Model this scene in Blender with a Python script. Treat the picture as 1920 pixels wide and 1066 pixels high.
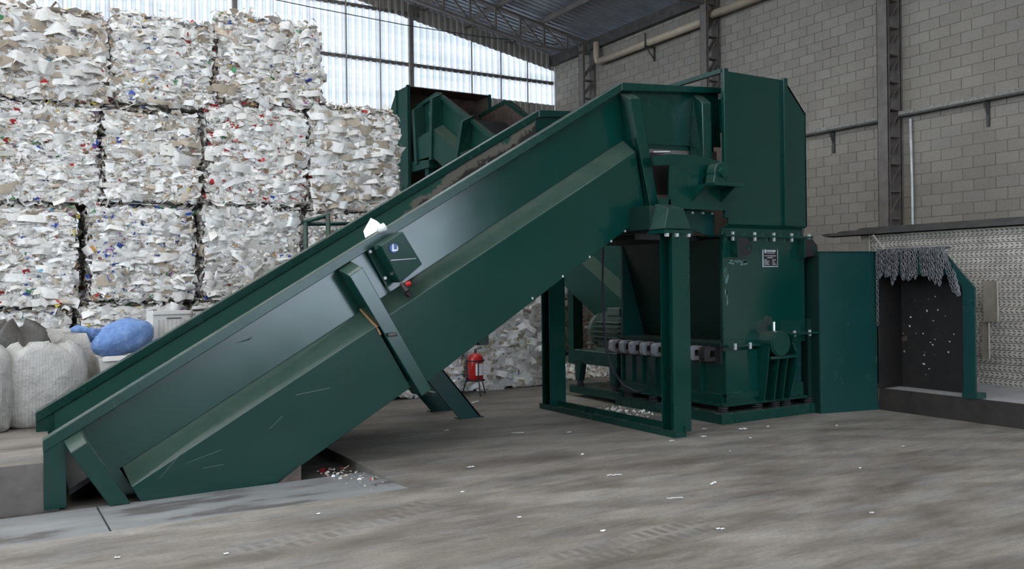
import bpy, math, random
import numpy as np
from mathutils import Matrix, Vector
R = random.Random(7)
for o in list(bpy.data.objects): bpy.data.objects.remove(o)
sc = bpy.context.scene
C = sc.collection

# ------------------------------------------------------------------ camera
yaw, roll, CAMH = math.radians(30.8), 0.0118, 1.7
cd = bpy.data.cameras.new('camera'); cam = bpy.data.objects.new('camera', cd); C.objects.link(cam)
cd.sensor_width = 36; cd.lens = 1602.0 / 1920 * 36; cd.shift_y = -2.3 / 1920
cd.clip_end = 300
Fv = Vector((math.sin(yaw), math.cos(yaw), 0)); Rv = Vector((math.cos(yaw), -math.sin(yaw), 0)); Uv = Vector((0, 0, 1))
cR = Rv * math.cos(roll) - Uv * math.sin(roll); cU = Rv * math.sin(roll) + Uv * math.cos(roll)
m = Matrix.Identity(4)
for i in range(3):
    m[i][0] = cR[i]; m[i][1] = cU[i]; m[i][2] = -Fv[i]
m[0][3], m[1][3], m[2][3] = 0, 0, CAMH
cam.matrix_world = m
sc.camera = cam
# ------------------------------------------------------------------ world, light, exposure
w = bpy.data.worlds.new('sky'); sc.world = w; w.use_nodes = True
bg = w.node_tree.nodes['Background']; bg.inputs[0].default_value = (0.74, 0.88, 1.04, 1); bg.inputs[1].default_value = 3.0
sc.view_settings.view_transform = 'Standard'; sc.view_settings.look = 'None'
sc.view_settings.gamma = 1.0; sc.view_settings.exposure = 1.3
sc.view_settings.use_curve_mapping = False

# ------------------------------------------------------------------ materials
def newmat(name):
    m = bpy.data.materials.new(name); m.use_nodes = True
    nt = m.node_tree; return m, nt, nt.nodes, nt.links, nt.nodes['Principled BSDF']
def ramp(ns, stops):
    r = ns.new('ShaderNodeValToRGB'); e = r.color_ramp.elements
    while len(e) < len(stops): e.new(0.5)
    for k, (p, c) in enumerate(stops):
        e[k].position = p; e[k].color = (c[0], c[1], c[2], 1) if len(c) == 3 else c
    return r
def noise(ns, ls, scale, detail=4, rough=0.55, vec=None):
    n = ns.new('ShaderNodeTexNoise'); n.inputs['Scale'].default_value = scale
    n.inputs['Detail'].default_value = detail; n.inputs['Roughness'].default_value = rough
    if vec is not None: ls.new(vec, n.inputs['Vector'])
    return n
def objco(ns, ls, scale=(1, 1, 1), rot=(0, 0, 0), loc=(0, 0, 0), world=True):
    g = ns.new('ShaderNodeNewGeometry') if world else ns.new('ShaderNodeTexCoord')
    mp = ns.new('ShaderNodeMapping'); mp.inputs['Scale'].default_value = scale
    mp.inputs['Rotation'].default_value = rot; mp.inputs['Location'].default_value = loc
    ls.new(g.outputs['Position' if world else 'Object'], mp.inputs['Vector']); return mp.outputs['Vector']
def mixc(ns, ls, fac, a, b, mode='MIX'):
    x = ns.new('ShaderNodeMix'); x.data_type = 'RGBA'; x.blend_type = mode
    if hasattr(fac, 'is_linked'): ls.new(fac, x.inputs[0])
    else: x.inputs[0].default_value = fac
    for s, i in ((a, 6), (b, 7)):
        if hasattr(s, 'is_linked'): ls.new(s, x.inputs[i])
        else: x.inputs[i].default_value = (*s, 1) if len(s) == 3 else s
    return x.outputs[2]
def math_(ns, ls, op, a, b=None, clamp=False):
    x = ns.new('ShaderNodeMath'); x.operation = op; x.use_clamp = clamp
    for s, i in ((a, 0), (b, 1)):
        if s is None: continue
        if hasattr(s, 'is_linked'): ls.new(s, x.inputs[i])
        else: x.inputs[i].default_value = s
    return x.outputs[0]
def bump(ns, ls, bs, h, strength, dist):
    b = ns.new('ShaderNodeBump'); b.inputs['Strength'].default_value = strength; b.inputs['Distance'].default_value = dist
    ls.new(h, b.inputs['Height']); ls.new(b.outputs[0], bs.inputs['Normal'])

def plain(name, col, rough=0.6, metal=0.0, var=0.12, scale=6.0, spec=0.5):
    m, nt, ns, ls, bs = newmat(name)
    v = objco(ns, ls); n = noise(ns, ls, scale, 5, 0.6, v)
    d = tuple(max(0, c * (1 - var * 1.6)) for c in col); l = tuple(min(1, c * (1 + var * 1.6)) for c in col)
    r = ramp(ns, [(0.3, d), (0.7, l)]); ls.new(n.outputs[0], r.inputs[0]); ls.new(r.outputs[0], bs.inputs['Base Color'])
    bs.inputs['Roughness'].default_value = rough; bs.inputs['Metallic'].default_value = metal
    bs.inputs['Specular IOR Level'].default_value = spec
    return m

def paint(name, col, dust=(0.085, 0.105, 0.08), rough=0.36, scuff=0.5, dustamt=0.55, spec=0.42):
    m, nt, ns, ls, bs = newmat(name)
    v = objco(ns, ls)
    n1 = noise(ns, ls, 1.3, 4, 0.6, v); r1 = ramp(ns, [(0.3, tuple(c * 0.93 for c in col)), (0.7, tuple(c * 1.07 for c in col))])
    ls.new(n1.outputs[0], r1.inputs[0])
    # dust film lying on surfaces that face up
    g = ns.new('ShaderNodeNewGeometry'); sx = ns.new('ShaderNodeSeparateXYZ'); ls.new(g.outputs['Normal'], sx.inputs[0])
    n2 = noise(ns, ls, 5.0, 5, 0.7, v)
    up = math_(ns, ls, 'MULTIPLY', sx.outputs[2], math_(ns, ls, 'MULTIPLY_ADD', n2.outputs[0], 0.9), True)
    up2 = math_(ns, ls, 'MULTIPLY', up, dustamt, True)
    c1 = mixc(ns, ls, up2, r1.outputs[0], dust)
    c2 = c1
    ls.new(c2, bs.inputs['Base Color'])
    n4 = noise(ns, ls, 3.0, 5, 0.6, v); r4 = ramp(ns, [(0.3, (rough - 0.02,) * 3), (0.7, (rough + 0.03,) * 3)]); ls.new(n4.outputs[0], r4.inputs[0])
    ls.new(r4.outputs[0], bs.inputs['Roughness'])
    n5 = noise(ns, ls, 0.9, 2, 0.5, v); bump(ns, ls, bs, n5.outputs[0], 0.12, 0.03)
    bs.inputs['Specular IOR Level'].default_value = spec
    return m

GREEN = paint('green_paint', (0.0013, 0.034, 0.026), rough=0.17, spec=0.6)
GREENB = paint('green_paint_matt', (0.004, 0.034, 0.023), rough=0.6, spec=0.15)
GREEN2 = paint('green_paint_dull', (0.004, 0.036, 0.027), rough=0.26)
DKGREEN = paint('dark_green_paint', (0.003, 0.020, 0.014), rough=0.4)
TEAL = paint('teal_green_paint', (0.005, 0.037, 0.033), rough=0.25)
BLACK = plain('black_steel', (0.010, 0.009, 0.009), 0.55)
RUBBER = plain('black_rubber', (0.012, 0.012, 0.012), 0.75)
BOLT = plain('zinc_bolt', (0.75, 0.77, 0.78), 0.35, 0.6)
CLAMP = plain('grey_clamp', (0.30, 0.31, 0.33), 0.45, 0.2)
RUSTY = plain('rusty_brown_steel', (0.065, 0.045, 0.034), 0.6, 0, 0.35, 9)
LINING = plain('brown_worn_lining', (0.085, 0.062, 0.050), 0.55, 0, 0.3, 3)
STEELBRN = plain('brown_grey_steel', (0.115, 0.098, 0.088), 0.6, 0, 0.2, 4)
STEELDK = plain('dark_steel', (0.055, 0.050, 0.045), 0.6, 0, 0.25, 5)
GALV = plain('galvanised_steel', (0.42, 0.385, 0.335), 0.55, 0.1, 0.14, 4)
GALVDARK = plain('slot_shadow_steel', (0.03, 0.027, 0.024), 0.8)
CHAIN = plain('grey_chain_steel', (0.20, 0.20, 0.21), 0.42, 0.7, 0.3, 30)
PVC = plain('cream_pipe_plastic', (0.42, 0.34, 0.25), 0.5, 0, 0.08, 3)
PAPERW = plain('white_paper', (0.80, 0.79, 0.76), 0.7, 0, 0.05)
PRINTW = plain('grey_white_print', (0.42, 0.44, 0.46), 0.5)
REDP = plain('red_paint', (0.42, 0.012, 0.012), 0.3, 0, 0.08)
BLUEP = plain('blue_print', (0.06, 0.13, 0.38), 0.5)
MOTOR = plain('grey_green_motor', (0.055, 0.085, 0.065), 0.5, 0, 0.2, 9)
CABLE = plain('dark_cable', (0.02, 0.02, 0.03), 0.6)
TRANSROD = plain('pale_plastic', (0.6, 0.62, 0.62), 0.4)

def worn_inner():
    m, nt, ns, ls, bs = newmat('worn_green_inner_paint')
    v = objco(ns, ls); sx = ns.new('ShaderNodeSeparateXYZ'); ls.new(v, sx.inputs[0])
    # wear: bare grey-brown metal low on the wall, away from the tail
    n = noise(ns, ls, 2.2, 7, 0.62, v)
    h = math_(ns, ls, 'SUBTRACT', math_(ns, ls, 'MULTIPLY_ADD', sx.outputs[0], 0.5957), sx.outputs[2])   # 0.5957*x + .5 - z
    d = math_(ns, ls, 'ADD', h, -0.155)        # depth below the rim in m
    lim = math_(ns, ls, 'MULTIPLY', math_(ns, ls, 'ADD', sx.outputs[0], -2.2), 0.4, True)
    t = math_(ns, ls, 'ADD', math_(ns, ls, 'MULTIPLY', d, 1.1), math_(ns, ls, 'MULTIPLY', n.outputs[0], 1.1))
    r = ramp(ns, [(0.60, (0, 0, 0)), (0.64, (1, 1, 1))]); ls.new(math_(ns, ls, 'MULTIPLY', t, lim), r.inputs[0])
    r2 = ramp(ns, [(0.74, (0, 0, 0)), (0.78, (1, 1, 1))]); ls.new(math_(ns, ls, 'MULTIPLY', t, lim), r2.inputs[0])
    c = mixc(ns, ls, r.outputs[0], (0.006, 0.062, 0.04), (0.135, 0.125, 0.10))
    c = mixc(ns, ls, r2.outputs[0], c, (0.022, 0.017, 0.015))
    ls.new(c, bs.inputs['Base Color']); bs.inputs['Roughness'].default_value = 0.5
    return m
WORN = worn_inner()

def floor_mat():
    m, nt, ns, ls, bs = newmat('dusty_concrete')
    v = objco(ns, ls)
    n1 = noise(ns, ls, 0.38, 7, 0.62, objco(ns, ls, (1.0, 1.6, 1), (0, 0, 0.5)))
    r1 = ramp(ns, [(0.28, (0.125, 0.110, 0.092)), (0.45, (0.200, 0.177, 0.149)), (0.60, (0.265, 0.240, 0.206)), (0.78, (0.35, 0.33, 0.30))])
    ls.new(n1.outputs[0], r1.inputs[0])
    n2 = noise(ns, ls, 1.7, 8, 0.7, objco(ns, ls, (0.55, 1.6, 1), (0, 0, 0.25)))
    r2 = ramp(ns, [(0.35, (0.55, 0.53, 0.5)), (0.55, (1, 1, 1)), (0.72, (1.14, 1.13, 1.12))]); ls.new(n2.outputs[0], r2.inputs[0])
    c = mixc(ns, ls, 0.85, r1.outputs[0], r2.outputs[0], 'MULTIPLY')
    n9 = noise(ns, ls, 2.6, 6, 0.65, objco(ns, ls, (0.5, 1.5, 1), (0, 0, 0.35), (7, 3, 0))); r9 = ramp(ns, [(0.50, (0, 0, 0)), (0.68, (0.6, 0.6, 0.6))]); ls.new(n9.outputs[0], r9.inputs[0])
    c = mixc(ns, ls, r9.outputs[0], c, (0.20, 0.205, 0.20))
    n3 = noise(ns, ls, 30, 6, 0.7, v); r3 = ramp(ns, [(0.3, (0.84, 0.83, 0.82)), (0.7, (1.1, 1.1, 1.1))]); ls.new(n3.outputs[0], r3.inputs[0])
    c = mixc(ns, ls, 1.0, c, r3.outputs[0], 'MULTIPLY')
    n8 = noise(ns, ls, 7.0, 7, 0.72, objco(ns, ls, (0.35, 1.9, 1), (0, 0, 0.2))); r8 = ramp(ns, [(0.32, (0.70, 0.69, 0.68)), (0.5, (1, 1, 1)), (0.7, (1.16, 1.15, 1.14))]); ls.new(n8.outputs[0], r8.inputs[0])
    c = mixc(ns, ls, 0.9, c, r8.outputs[0], 'MULTIPLY')
    # sweeping curved wheel smears
    wv = ns.new('ShaderNodeTexWave'); wv.wave_type = 'RINGS'; wv.rings_direction = 'Z'; wv.inputs['Scale'].default_value = 0.5
    wv.inputs['Distortion'].default_value = 5; wv.inputs['Detail'].default_value = 4; wv.inputs['Detail Scale'].default_value = 1.2
    ls.new(objco(ns, ls, loc=(-1, 8, 0)), wv.inputs['Vector'])
    rw = ramp(ns, [(0.55, (1, 1, 1)), (0.95, (0.74, 0.72, 0.70))]); ls.new(wv.outputs[0], rw.inputs[0])
    c = mixc(ns, ls, 0.7, c, rw.outputs[0], 'MULTIPLY')
    # tyre tread prints along two short bands
    def tread(loc, ang, half, length, pitch):
        vv = objco(ns, ls, rot=(0, 0, 0), loc=(-loc[0], -loc[1], 0))
        rot = ns.new('ShaderNodeVectorRotate'); rot.rotation_type = 'Z_AXIS'; rot.inputs['Angle'].default_value = -ang; ls.new(vv, rot.inputs['Vector'])
        s = ns.new('ShaderNodeSeparateXYZ'); ls.new(rot.outputs[0], s.inputs[0])
        ay = math_(ns, ls, 'ABSOLUTE', s.outputs[1]); ax = math_(ns, ls, 'ABSOLUTE', s.outputs[0])
        b1 = math_(ns, ls, 'LESS_THAN', ay, half); b0 = math_(ns, ls, 'GREATER_THAN', ay, half * 0.12); b2 = math_(ns, ls, 'LESS_THAN', ax, length)
        ph = math_(ns, ls, 'ADD', math_(ns, ls, 'DIVIDE', s.outputs[0], pitch), math_(ns, ls, 'MULTIPLY', math_(ns, ls, 'GREATER_THAN', s.outputs[1], 0.0), 0.5))
        st = math_(ns, ls, 'GREATER_THAN', math_(ns, ls, 'FRACT', ph), 0.45)
        return math_(ns, ls, 'MULTIPLY', math_(ns, ls, 'MULTIPLY', math_(ns, ls, 'MULTIPLY', b1, b0), b2), st)
    n6 = noise(ns, ls, 3.0, 4, 0.6, v); r6 = ramp(ns, [(0.33, (0, 0, 0)), (0.60, (1, 1, 1))]); ls.new(n6.outputs[0], r6.inputs[0])
    tr = math_(ns, ls, 'MAXIMUM', tread((2.10, 5.80), 0.29, 0.15, 0.80, 0.10), tread((3.65, 4.40), 0.10, 0.15, 0.75, 0.09))
    c = mixc(ns, ls, math_(ns, ls, 'MULTIPLY', math_(ns, ls, 'MULTIPLY', tr, r6.outputs[0]), 0.75), c, (0.11, 0.097, 0.078))
    ls.new(c, bs.inputs['Base Color'])
    rr = ramp(ns, [(0.3, (0.5,) * 3), (0.7, (0.78,) * 3)]); ls.new(n2.outputs[0], rr.inputs[0]); ls.new(rr.outputs[0], bs.inputs['Roughness'])
    bump(ns, ls, bs, n3.outputs[0], 0.25, 0.004)
    return m
FLOOR = floor_mat()

def plate_mat():
    m, nt, ns, ls, bs = newmat('grey_painted_ramp_steel')
    n1 = noise(ns, ls, 1.1, 7, 0.6, objco(ns, ls, (0.8, 2.2, 1)))
    r1 = ramp(ns, [(0.40, (0.105, 0.092, 0.085)), (0.46, (0.20, 0.20, 0.195)), (0.7, (0.29, 0.30, 0.29))]); ls.new(n1.outputs[0], r1.inputs[0])
    ls.new(r1.outputs[0], bs.inputs['Base Color']); bs.inputs['Roughness'].default_value = 0.5
    return m
PLATE = plate_mat()
DIRT = plain('dark_pit_dirt', (0.075, 0.060, 0.048), 0.9, 0, 0.4, 4)
DKEDGE = plain('dark_brown_steel', (0.022, 0.017, 0.014), 0.5, 0, 0.3, 5)
PLATTOP = plain('dusty_platform_concrete', (0.30, 0.29, 0.28), 0.8, 0, 0.2, 1.5)

def block_mat():
    m, nt, ns, ls, bs = newmat('concrete_block')
    g = ns.new('ShaderNodeNewGeometry'); oi = ns.new('ShaderNodeObjectInfo')
    rnd = math_(ns, ls, 'FRACT', math_(ns, ls, 'ADD', g.outputs['Random Per Island'], oi.outputs['Random']))
    r = ramp(ns, [(0.0, (0.2332, 0.2068, 0.1725)), (0.5, (0.257, 0.2306, 0.1936)), (0.85, (0.2746, 0.2464, 0.2068)), (1.0, (0.242, 0.2218, 0.1954))]); ls.new(rnd, r.inputs[0])
    n1 = noise(ns, ls, 0.45, 5, 0.6, objco(ns, ls)); r1 = ramp(ns, [(0.3, (0.86, 0.85, 0.85)), (0.7, (1.08, 1.08, 1.08))]); ls.new(n1.outputs[0], r1.inputs[0])
    n2 = noise(ns, ls, 28, 6, 0.7, objco(ns, ls)); r2 = ramp(ns, [(0.3, (0.85,) * 3), (0.7, (1.12,) * 3)]); ls.new(n2.outputs[0], r2.inputs[0])
    c = mixc(ns, ls, 1, r.outputs[0], r1.outputs[0], 'MULTIPLY'); c = mixc(ns, ls, 1, c, r2.outputs[0], 'MULTIPLY')
    ls.new(c, bs.inputs['Base Color']); bs.inputs['Roughness'].default_value = 0.9; bump(ns, ls, bs, n2.outputs[0], 0.4, 0.006)
    return m
BLOCK = block_mat()
MORTAR = plain('mortar', (0.198, 0.1716, 0.1408), 0.95, 0, 0.15, 8)
ROOFM = plain('grey_roof_steel', (0.30, 0.32, 0.345), 0.42, 0.3, 0.1, 2)
TRUSS = plain('brown_primer_steel', (0.135, 0.115, 0.102), 0.6, 0, 0.15, 5)
LEDGE = plain('dusty_ledge', (0.24, 0.225, 0.20), 0.9, 0, 0.25, 20)

def sheet_mat(k=0.0):
    m, nt, ns, ls, bs = newmat('translucent_sheet')
    ns.remove(bs); out = ns['Material Output']
    n = noise(ns, ls, 1.1, 5, 0.6, objco(ns, ls, (0.25, 1, 3.2))); r = ramp(ns, [(0.3, (0.185, 0.182, 0.180)), (0.7, (0.26, 0.252, 0.246))]); ls.new(n.outputs[0], r.inputs[0])
    t = ns.new('ShaderNodeBsdfTranslucent'); d = ns.new('ShaderNodeBsdfDiffuse'); ls.new(r.outputs[0], t.inputs[0]); ls.new(r.outputs[0], d.inputs[0])
    x = ns.new('ShaderNodeMixShader'); x.inputs[0].default_value = 0.18
    if k: r.color_ramp.elements[0].color = (k, k * 0.865, k * 0.755, 1); r.color_ramp.elements[1].color = (k * 1.1, k * 0.95, k * 0.83, 1)
    ls.new(t.outputs[0], x.inputs[1]); ls.new(d.outputs[0], x.inputs[2]); ls.new(x.outputs[0], out.inputs[0])
    return m
SHEET = sheet_mat()
SHEETDULL = plain('dull_tan_sheet', (0.30, 0.27, 0.24), 0.7, 0, 0.1, 3)

def paper_mat():
    m, nt, ns, ls, bs = newmat('waste_paper')
    a = ns.new('ShaderNodeAttribute'); a.attribute_name = 'Col'
    n = noise(ns, ls, 22, 3, 0.6, objco(ns, ls)); r = ramp(ns, [(0.3, (0.86,) * 3), (0.7, (1.05,) * 3)]); ls.new(n.outputs[0], r.inputs[0])
    ls.new(mixc(ns, ls, 1, a.outputs['Color'], r.outputs[0], 'MULTIPLY'), bs.inputs['Base Color']); bs.inputs['Roughness'].default_value = 0.75
    bs.inputs['Specular IOR Level'].default_value = 0.25
    return m
PAPER = paper_mat()
def core_mat(name, a, b, c):
    m, nt, ns, ls, bs = newmat(name)
    n = noise(ns, ls, 3.0, 8, 0.72, objco(ns, ls, (1.0, 1.0, 6.0))); r = ramp(ns, [(0.3, a), (0.5, b), (0.7, c)]); ls.new(n.outputs[0], r.inputs[0])
    ls.new(r.outputs[0], bs.inputs['Base Color']); bs.inputs['Roughness'].default_value = 0.9; bump(ns, ls, bs, n.outputs[0], 1.0, 0.06)
    return m
CORE = core_mat('bale_core', (0.16, 0.12, 0.085), (0.50, 0.45, 0.38), (0.78, 0.75, 0.70))
COREB = core_mat('brown_bale_core', (0.05, 0.035, 0.025), (0.14, 0.10, 0.07), (0.24, 0.18, 0.13))

def bag_mat(name, col, stripe):
    m, nt, ns, ls, bs = newmat(name)
    tc = ns.new('ShaderNodeTexCoord'); s = ns.new('ShaderNodeSeparateXYZ'); ls.new(tc.outputs['Object'], s.inputs[0])
    at = ns.new('ShaderNodeMath'); at.operation = 'ARCTAN2'; ls.new(s.outputs[1], at.inputs[0]); ls.new(s.outputs[0], at.inputs[1])
    f1 = math_(ns, ls, 'FRACT', math_(ns, ls, 'MULTIPLY', at.outputs[0], 14.0)); l1 = math_(ns, ls, 'LESS_THAN', f1, 0.14)
    n = noise(ns, ls, 7, 6, 0.65, tc.outputs['Object']); r = ramp(ns, [(0.3, tuple(c * 0.72 for c in col)), (0.7, col)]); ls.new(n.outputs[0], r.inputs[0])
    c = mixc(ns, ls, math_(ns, ls, 'MULTIPLY', l1, stripe), r.outputs[0], (0.22, 0.21, 0.2))
    ls.new(c, bs.inputs['Base Color']); bs.inputs['Roughness'].default_value = 0.6
    n2 = noise(ns, ls, 5, 7, 0.65, tc.outputs['Object']); bump(ns, ls, bs, n2.outputs[0], 1.0, 0.07)
    return m
SACK = bag_mat('woven_white_sack', (0.52, 0.50, 0.46), 0.45)
SACKDK = bag_mat('dark_grey_sack', (0.085, 0.075, 0.065), 0.0)
def bluebag():
    m, nt, ns, ls, bs = newmat('blue_plastic_bag')
    n = noise(ns, ls, 14, 7, 0.7, objco(ns, ls)); r = ramp(ns, [(0.3, (0.10, 0.20, 0.47)), (0.55, (0.18, 0.32, 0.62)), (0.75, (0.42, 0.52, 0.75))]); ls.new(n.outputs[0], r.inputs[0])
    ls.new(r.outputs[0], bs.inputs['Base Color']); bs.inputs['Roughness'].default_value = 0.32; bump(ns, ls, bs, n.outputs[0], 0.9, 0.05)
    return m
BLUEBAG = bluebag()

# ------------------------------------------------------------------ mesh helpers
class MB:
    def __init__(s): s.v = []; s.f = []
    def add(s, vs, fs):
        b = len(s.v); s.v += [tuple(p) for p in vs]; s.f += [tuple(b + i for i in q) for q in fs]; return s
    def box(s, x0, x1, y0, y1, z0, z1):
        return s.add([(x, y, z) for z in (z0, z1) for y in (y0, y1) for x in (x0, x1)],
                     [(0, 2, 3, 1), (4, 5, 7, 6), (0, 1, 5, 4), (2, 6, 7, 3), (0, 4, 6, 2), (1, 3, 7, 5)])
    def loft(s, a, b):
        n = len(a)
        return s.add(list(a) + list(b), [tuple(range(n))[::-1], tuple(range(n, 2 * n))] + [(i, (i + 1) % n, n + (i + 1) % n, n + i) for i in range(n)])
    def py(s, poly, y0, y1):      # polygon in (x,z) extruded along y
        return s.loft([(x, y0, z) for x, z in poly], [(x, y1, z) for x, z in poly])
    def px(s, poly, x0, x1):      # polygon in (y,z) extruded along x
        return s.loft([(x0, y, z) for y, z in poly], [(x1, y, z) for y, z in poly])
    def pz(s, poly, z0, z1):
        return s.loft([(x, y, z0) for x, y in poly], [(x, y, z1) for x, y in poly])
    def bar(s, p, q, wd, h, up=(0, 0, 1)):
        p, q = Vector(p), Vector(q); d = (q - p).normalized(); u = Vector(up)
        if abs(d.dot(u)) > 0.98: u = Vector((1, 0, 0))
        a = d.cross(u).normalized() * wd / 2; b = a.cross(d).normalized() * h / 2
        ring = [-a - b, a - b, a + b, -a + b]
        return s.loft([p + r for r in ring], [q + r for r in ring])
    def tube(s, pts, r, n=8, cap=True):
        pts = [Vector(p) for p in pts]; rings = []; ref = None
        for i, p in enumerate(pts):
            d = (pts[min(i + 1, len(pts) - 1)] - pts[max(i - 1, 0)]).normalized()
            if ref is None: ref = Vector((0, 0, 1)) if abs(d.z) < 0.9 else Vector((1, 0, 0))
            a = d.cross(ref).normalized(); b = a.cross(d).normalized(); ref = b
            rr = r[i] if isinstance(r, (list, tuple)) else r
            rings.append([p + a * rr * math.cos(t * 2 * math.pi / n) + b * rr * math.sin(t * 2 * math.pi / n) for t in range(n)])
        vs = [q for rg in rings for q in rg]; fs = []
        for i in range(len(rings) - 1):
            for t in range(n): fs.append((i * n + t, i * n + (t + 1) % n, (i + 1) * n + (t + 1) % n, (i + 1) * n + t))
        if cap: fs += [tuple(range(n))[::-1], tuple(range((len(rings) - 1) * n, len(rings) * n))]
        return s.add(vs, fs)
    def build(s, name, mat, parent=None, smooth=False, bevel=0.0):
        me = bpy.data.meshes.new(name)
        off = Vector((0, 0, 0))
        p = parent
        while p is not None: off += p.location; p = p.parent
        me.from_pydata([tuple(Vector(v) - off) for v in s.v], [], s.f); me.materials.append(mat)
        o = bpy.data.objects.new(name, me); C.objects.link(o); o.parent = parent
        import bmesh
        bm = bmesh.new(); bm.from_mesh(me); bmesh.ops.recalc_face_normals(bm, faces=bm.faces)
        if bevel:
            bmesh.ops.bevel(bm, geom=list(bm.edges), offset=bevel, segments=1, affect='EDGES', clamp_overlap=True)
        bm.to_mesh(me); bm.free()
        if smooth:
            for q in me.polygons: q.use_smooth = True
        return o
def tag(o, label=None, cat=None, group=None, kind=None):
    if label: o['label'] = label
    if cat: o['category'] = cat
    if group: o['group'] = group
    if kind: o['kind'] = kind
    return o
def empty(name, loc, label=None, cat=None, group=None, kind=None):
    o = bpy.data.objects.new(name, None); C.objects.link(o); o.location = loc; o.empty_display_size = 0.2
    return tag(o, label, cat, group, kind)
def struct(name, mb, mat, label, **k):
    return tag(mb.build(name, mat, **k), label, None, None, 'structure')
def bx(*a): return MB().box(*a)

# ------------------------------------------------------------------ setting: floor, pit, platforms
PX, PY0, PY1, PZ = 2.9, 6.58, 9.75, -0.11
fl = MB()
for (x0, x1, y0, y1) in ((-40, 14.3, -45, PY0), (PX, 14.3, PY0, 21.4), (-40, PX, PY1, 21.4), (-40, -6, PY0, PY1)):
    fl.box(x0, x1, y0, y1, -0.3, 0)
floor = struct('floor', fl, FLOOR, 'dusty stained concrete floor of the hall')
rp = MB(); rp.loft([(-6, PY0, -0.02), (-6, 7.62, -0.06), (-6, 7.62, -0.2), (-6, PY0, -0.2)], [(0.62, PY0, -0.02), (0.62, 7.62, -0.06), (0.62, 7.62, -0.2), (0.62, PY0, -0.2)])
# ramp plates (two, with a seam between)
r0 = MB(); r0.px([(PY0, 0.0), (7.62, -0.055), (7.62, -0.2), (PY0, -0.2)], -6, 0.625); p0 = r0.build('ramp_plate', PLATE, floor)
r1 = MB(); r1.px([(PY0, 0.0), (7.62, -0.055), (7.62, -0.2), (PY0, -0.2)], 0.64, PX); p1 = r1.build('ramp_plate', PLATE, floor)
MB().px([(7.62, -0.065), (8.7, PZ), (PY1, PZ), (PY1, -0.3), (7.62, -0.3)], -6, PX).build('pit_bottom', DIRT, floor)
pl = MB().box(-6, 0.36, 7.78, 9.76, -0.2, 0.31).box(-6, 2.2, 9.76, 15, -0.2, 0.31)
plat = struct('floor_platform_left', pl, FLOOR, 'raised concrete floor behind the conveyor tail')
MB().box(-6, 0.37, 7.745, 7.78, -0.1, 0.318).build('steel_edge', STEELBRN, plat)
pr = struct('floor_platform_right', MB().box(9.83, 14.24, -3, 12.5, 0, 0.27), PLATTOP, 'raised concrete platform along the block wall')
for (y0, y1) in ((-3, 2.4), (2.405, 7.12)):
    MB().box(9.79, 9.83, y0, y1, 0, 0.28).build('steel_edge', DKEDGE, pr)

# ------------------------------------------------------------------ block wall
WX, WY = 14.24, 21.25
CH, BL = 0.1955, 0.385
wall = struct('wall_right', bx(WX + 0.012, WX + 0.25, -9, WY + 0.1, 0, 8.36), MORTAR, 'grey concrete block wall on the right')
def blockmesh(mb, y, z, l, d=0.0):
    x = WX + d
    mb.loft([(x + 0.004, y + 0.004, z + 0.004), (x + 0.004, y + l - 0.012, z + 0.004), (x + 0.004, y + l - 0.012, z + CH - 0.012), (x + 0.004, y + 0.004, z + CH - 0.012)],
            [(x + 0.03, y, z), (x + 0.03, y + l - 0.008, z), (x + 0.03, y + l - 0.008, z + CH - 0.008), (x + 0.03, y, z + CH - 0.008)])
zph = 2.995 - CH * 15; yph = 7.712 - BL * 60
rest = MB(); near = []
for k in range(0, 43):
    z = zph + k * CH
    if z < 0.28 or z + CH > 8.4: continue
    for j in range(-1, 98):
        y = yph + j * BL + (BL / 2 if k % 2 else 0)
        if y < 1.0 or y + BL > WY: continue
        if 7.0 < y < 12.8 and 2.35 < z < 6.35 and len(near) < 300: near.append((y, z))
        else: blockmesh(rest, y, z, BL, R.uniform(-0.003, 0.003))
tag(rest.build('block_courses', BLOCK, wall), kind='stuff')
bmB = MB(); blockmesh(bmB, -BL / 2, 0, BL); bmB.v = [(a - WX, b, c) for a, b, c in bmB.v]
b0 = bmB.build('block', BLOCK, wall)
for i, (y, z) in enumerate(near):
    o = b0 if i == 0 else b0.copy()
    if i: C.objects.link(o)
    o.parent = wall; o.location = (WX + R.uniform(-0.003, 0.003), y + BL / 2, z)
# lattice columns
def lattice_column(y, ztop, idx):
    r = tag(empty('trim_%d' % idx, (WX - 0.2, y, 0)), 'brown steel lattice column standing against the block wall', None, None, 'structure')
    x0, x1 = WX - 0.40, WX - 0.03
    for x in (x0, x1):
        c = MB(); c.box(x - 0.03, x + 0.03, y - 0.11, y - 0.10, 0.0, ztop); c.box(x - 0.03, x - 0.022, y - 0.11, y + 0.11, 0.0, ztop); c.box(x - 0.03, x + 0.03, y + 0.10, y + 0.11, 0.0, ztop)
        c.build('chord', TRUSS, r)
    z = 0.3; up = True
    while z < ztop - 0.5:
        MB().bar((x0, y, z), (x1, y, z), 0.16, 0.03).build('rung', TRUSS, r)
        MB().bar((x0, y, z + 0.03), (x1, y, z + 0.47), 0.16, 0.03).build('brace', TRUSS, r)
        z += 0.5
    return r
for i, y in enumerate((5.3, 9.9, 14.5, 19.3)): lattice_column(y, 8.25, i + 1)
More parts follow.
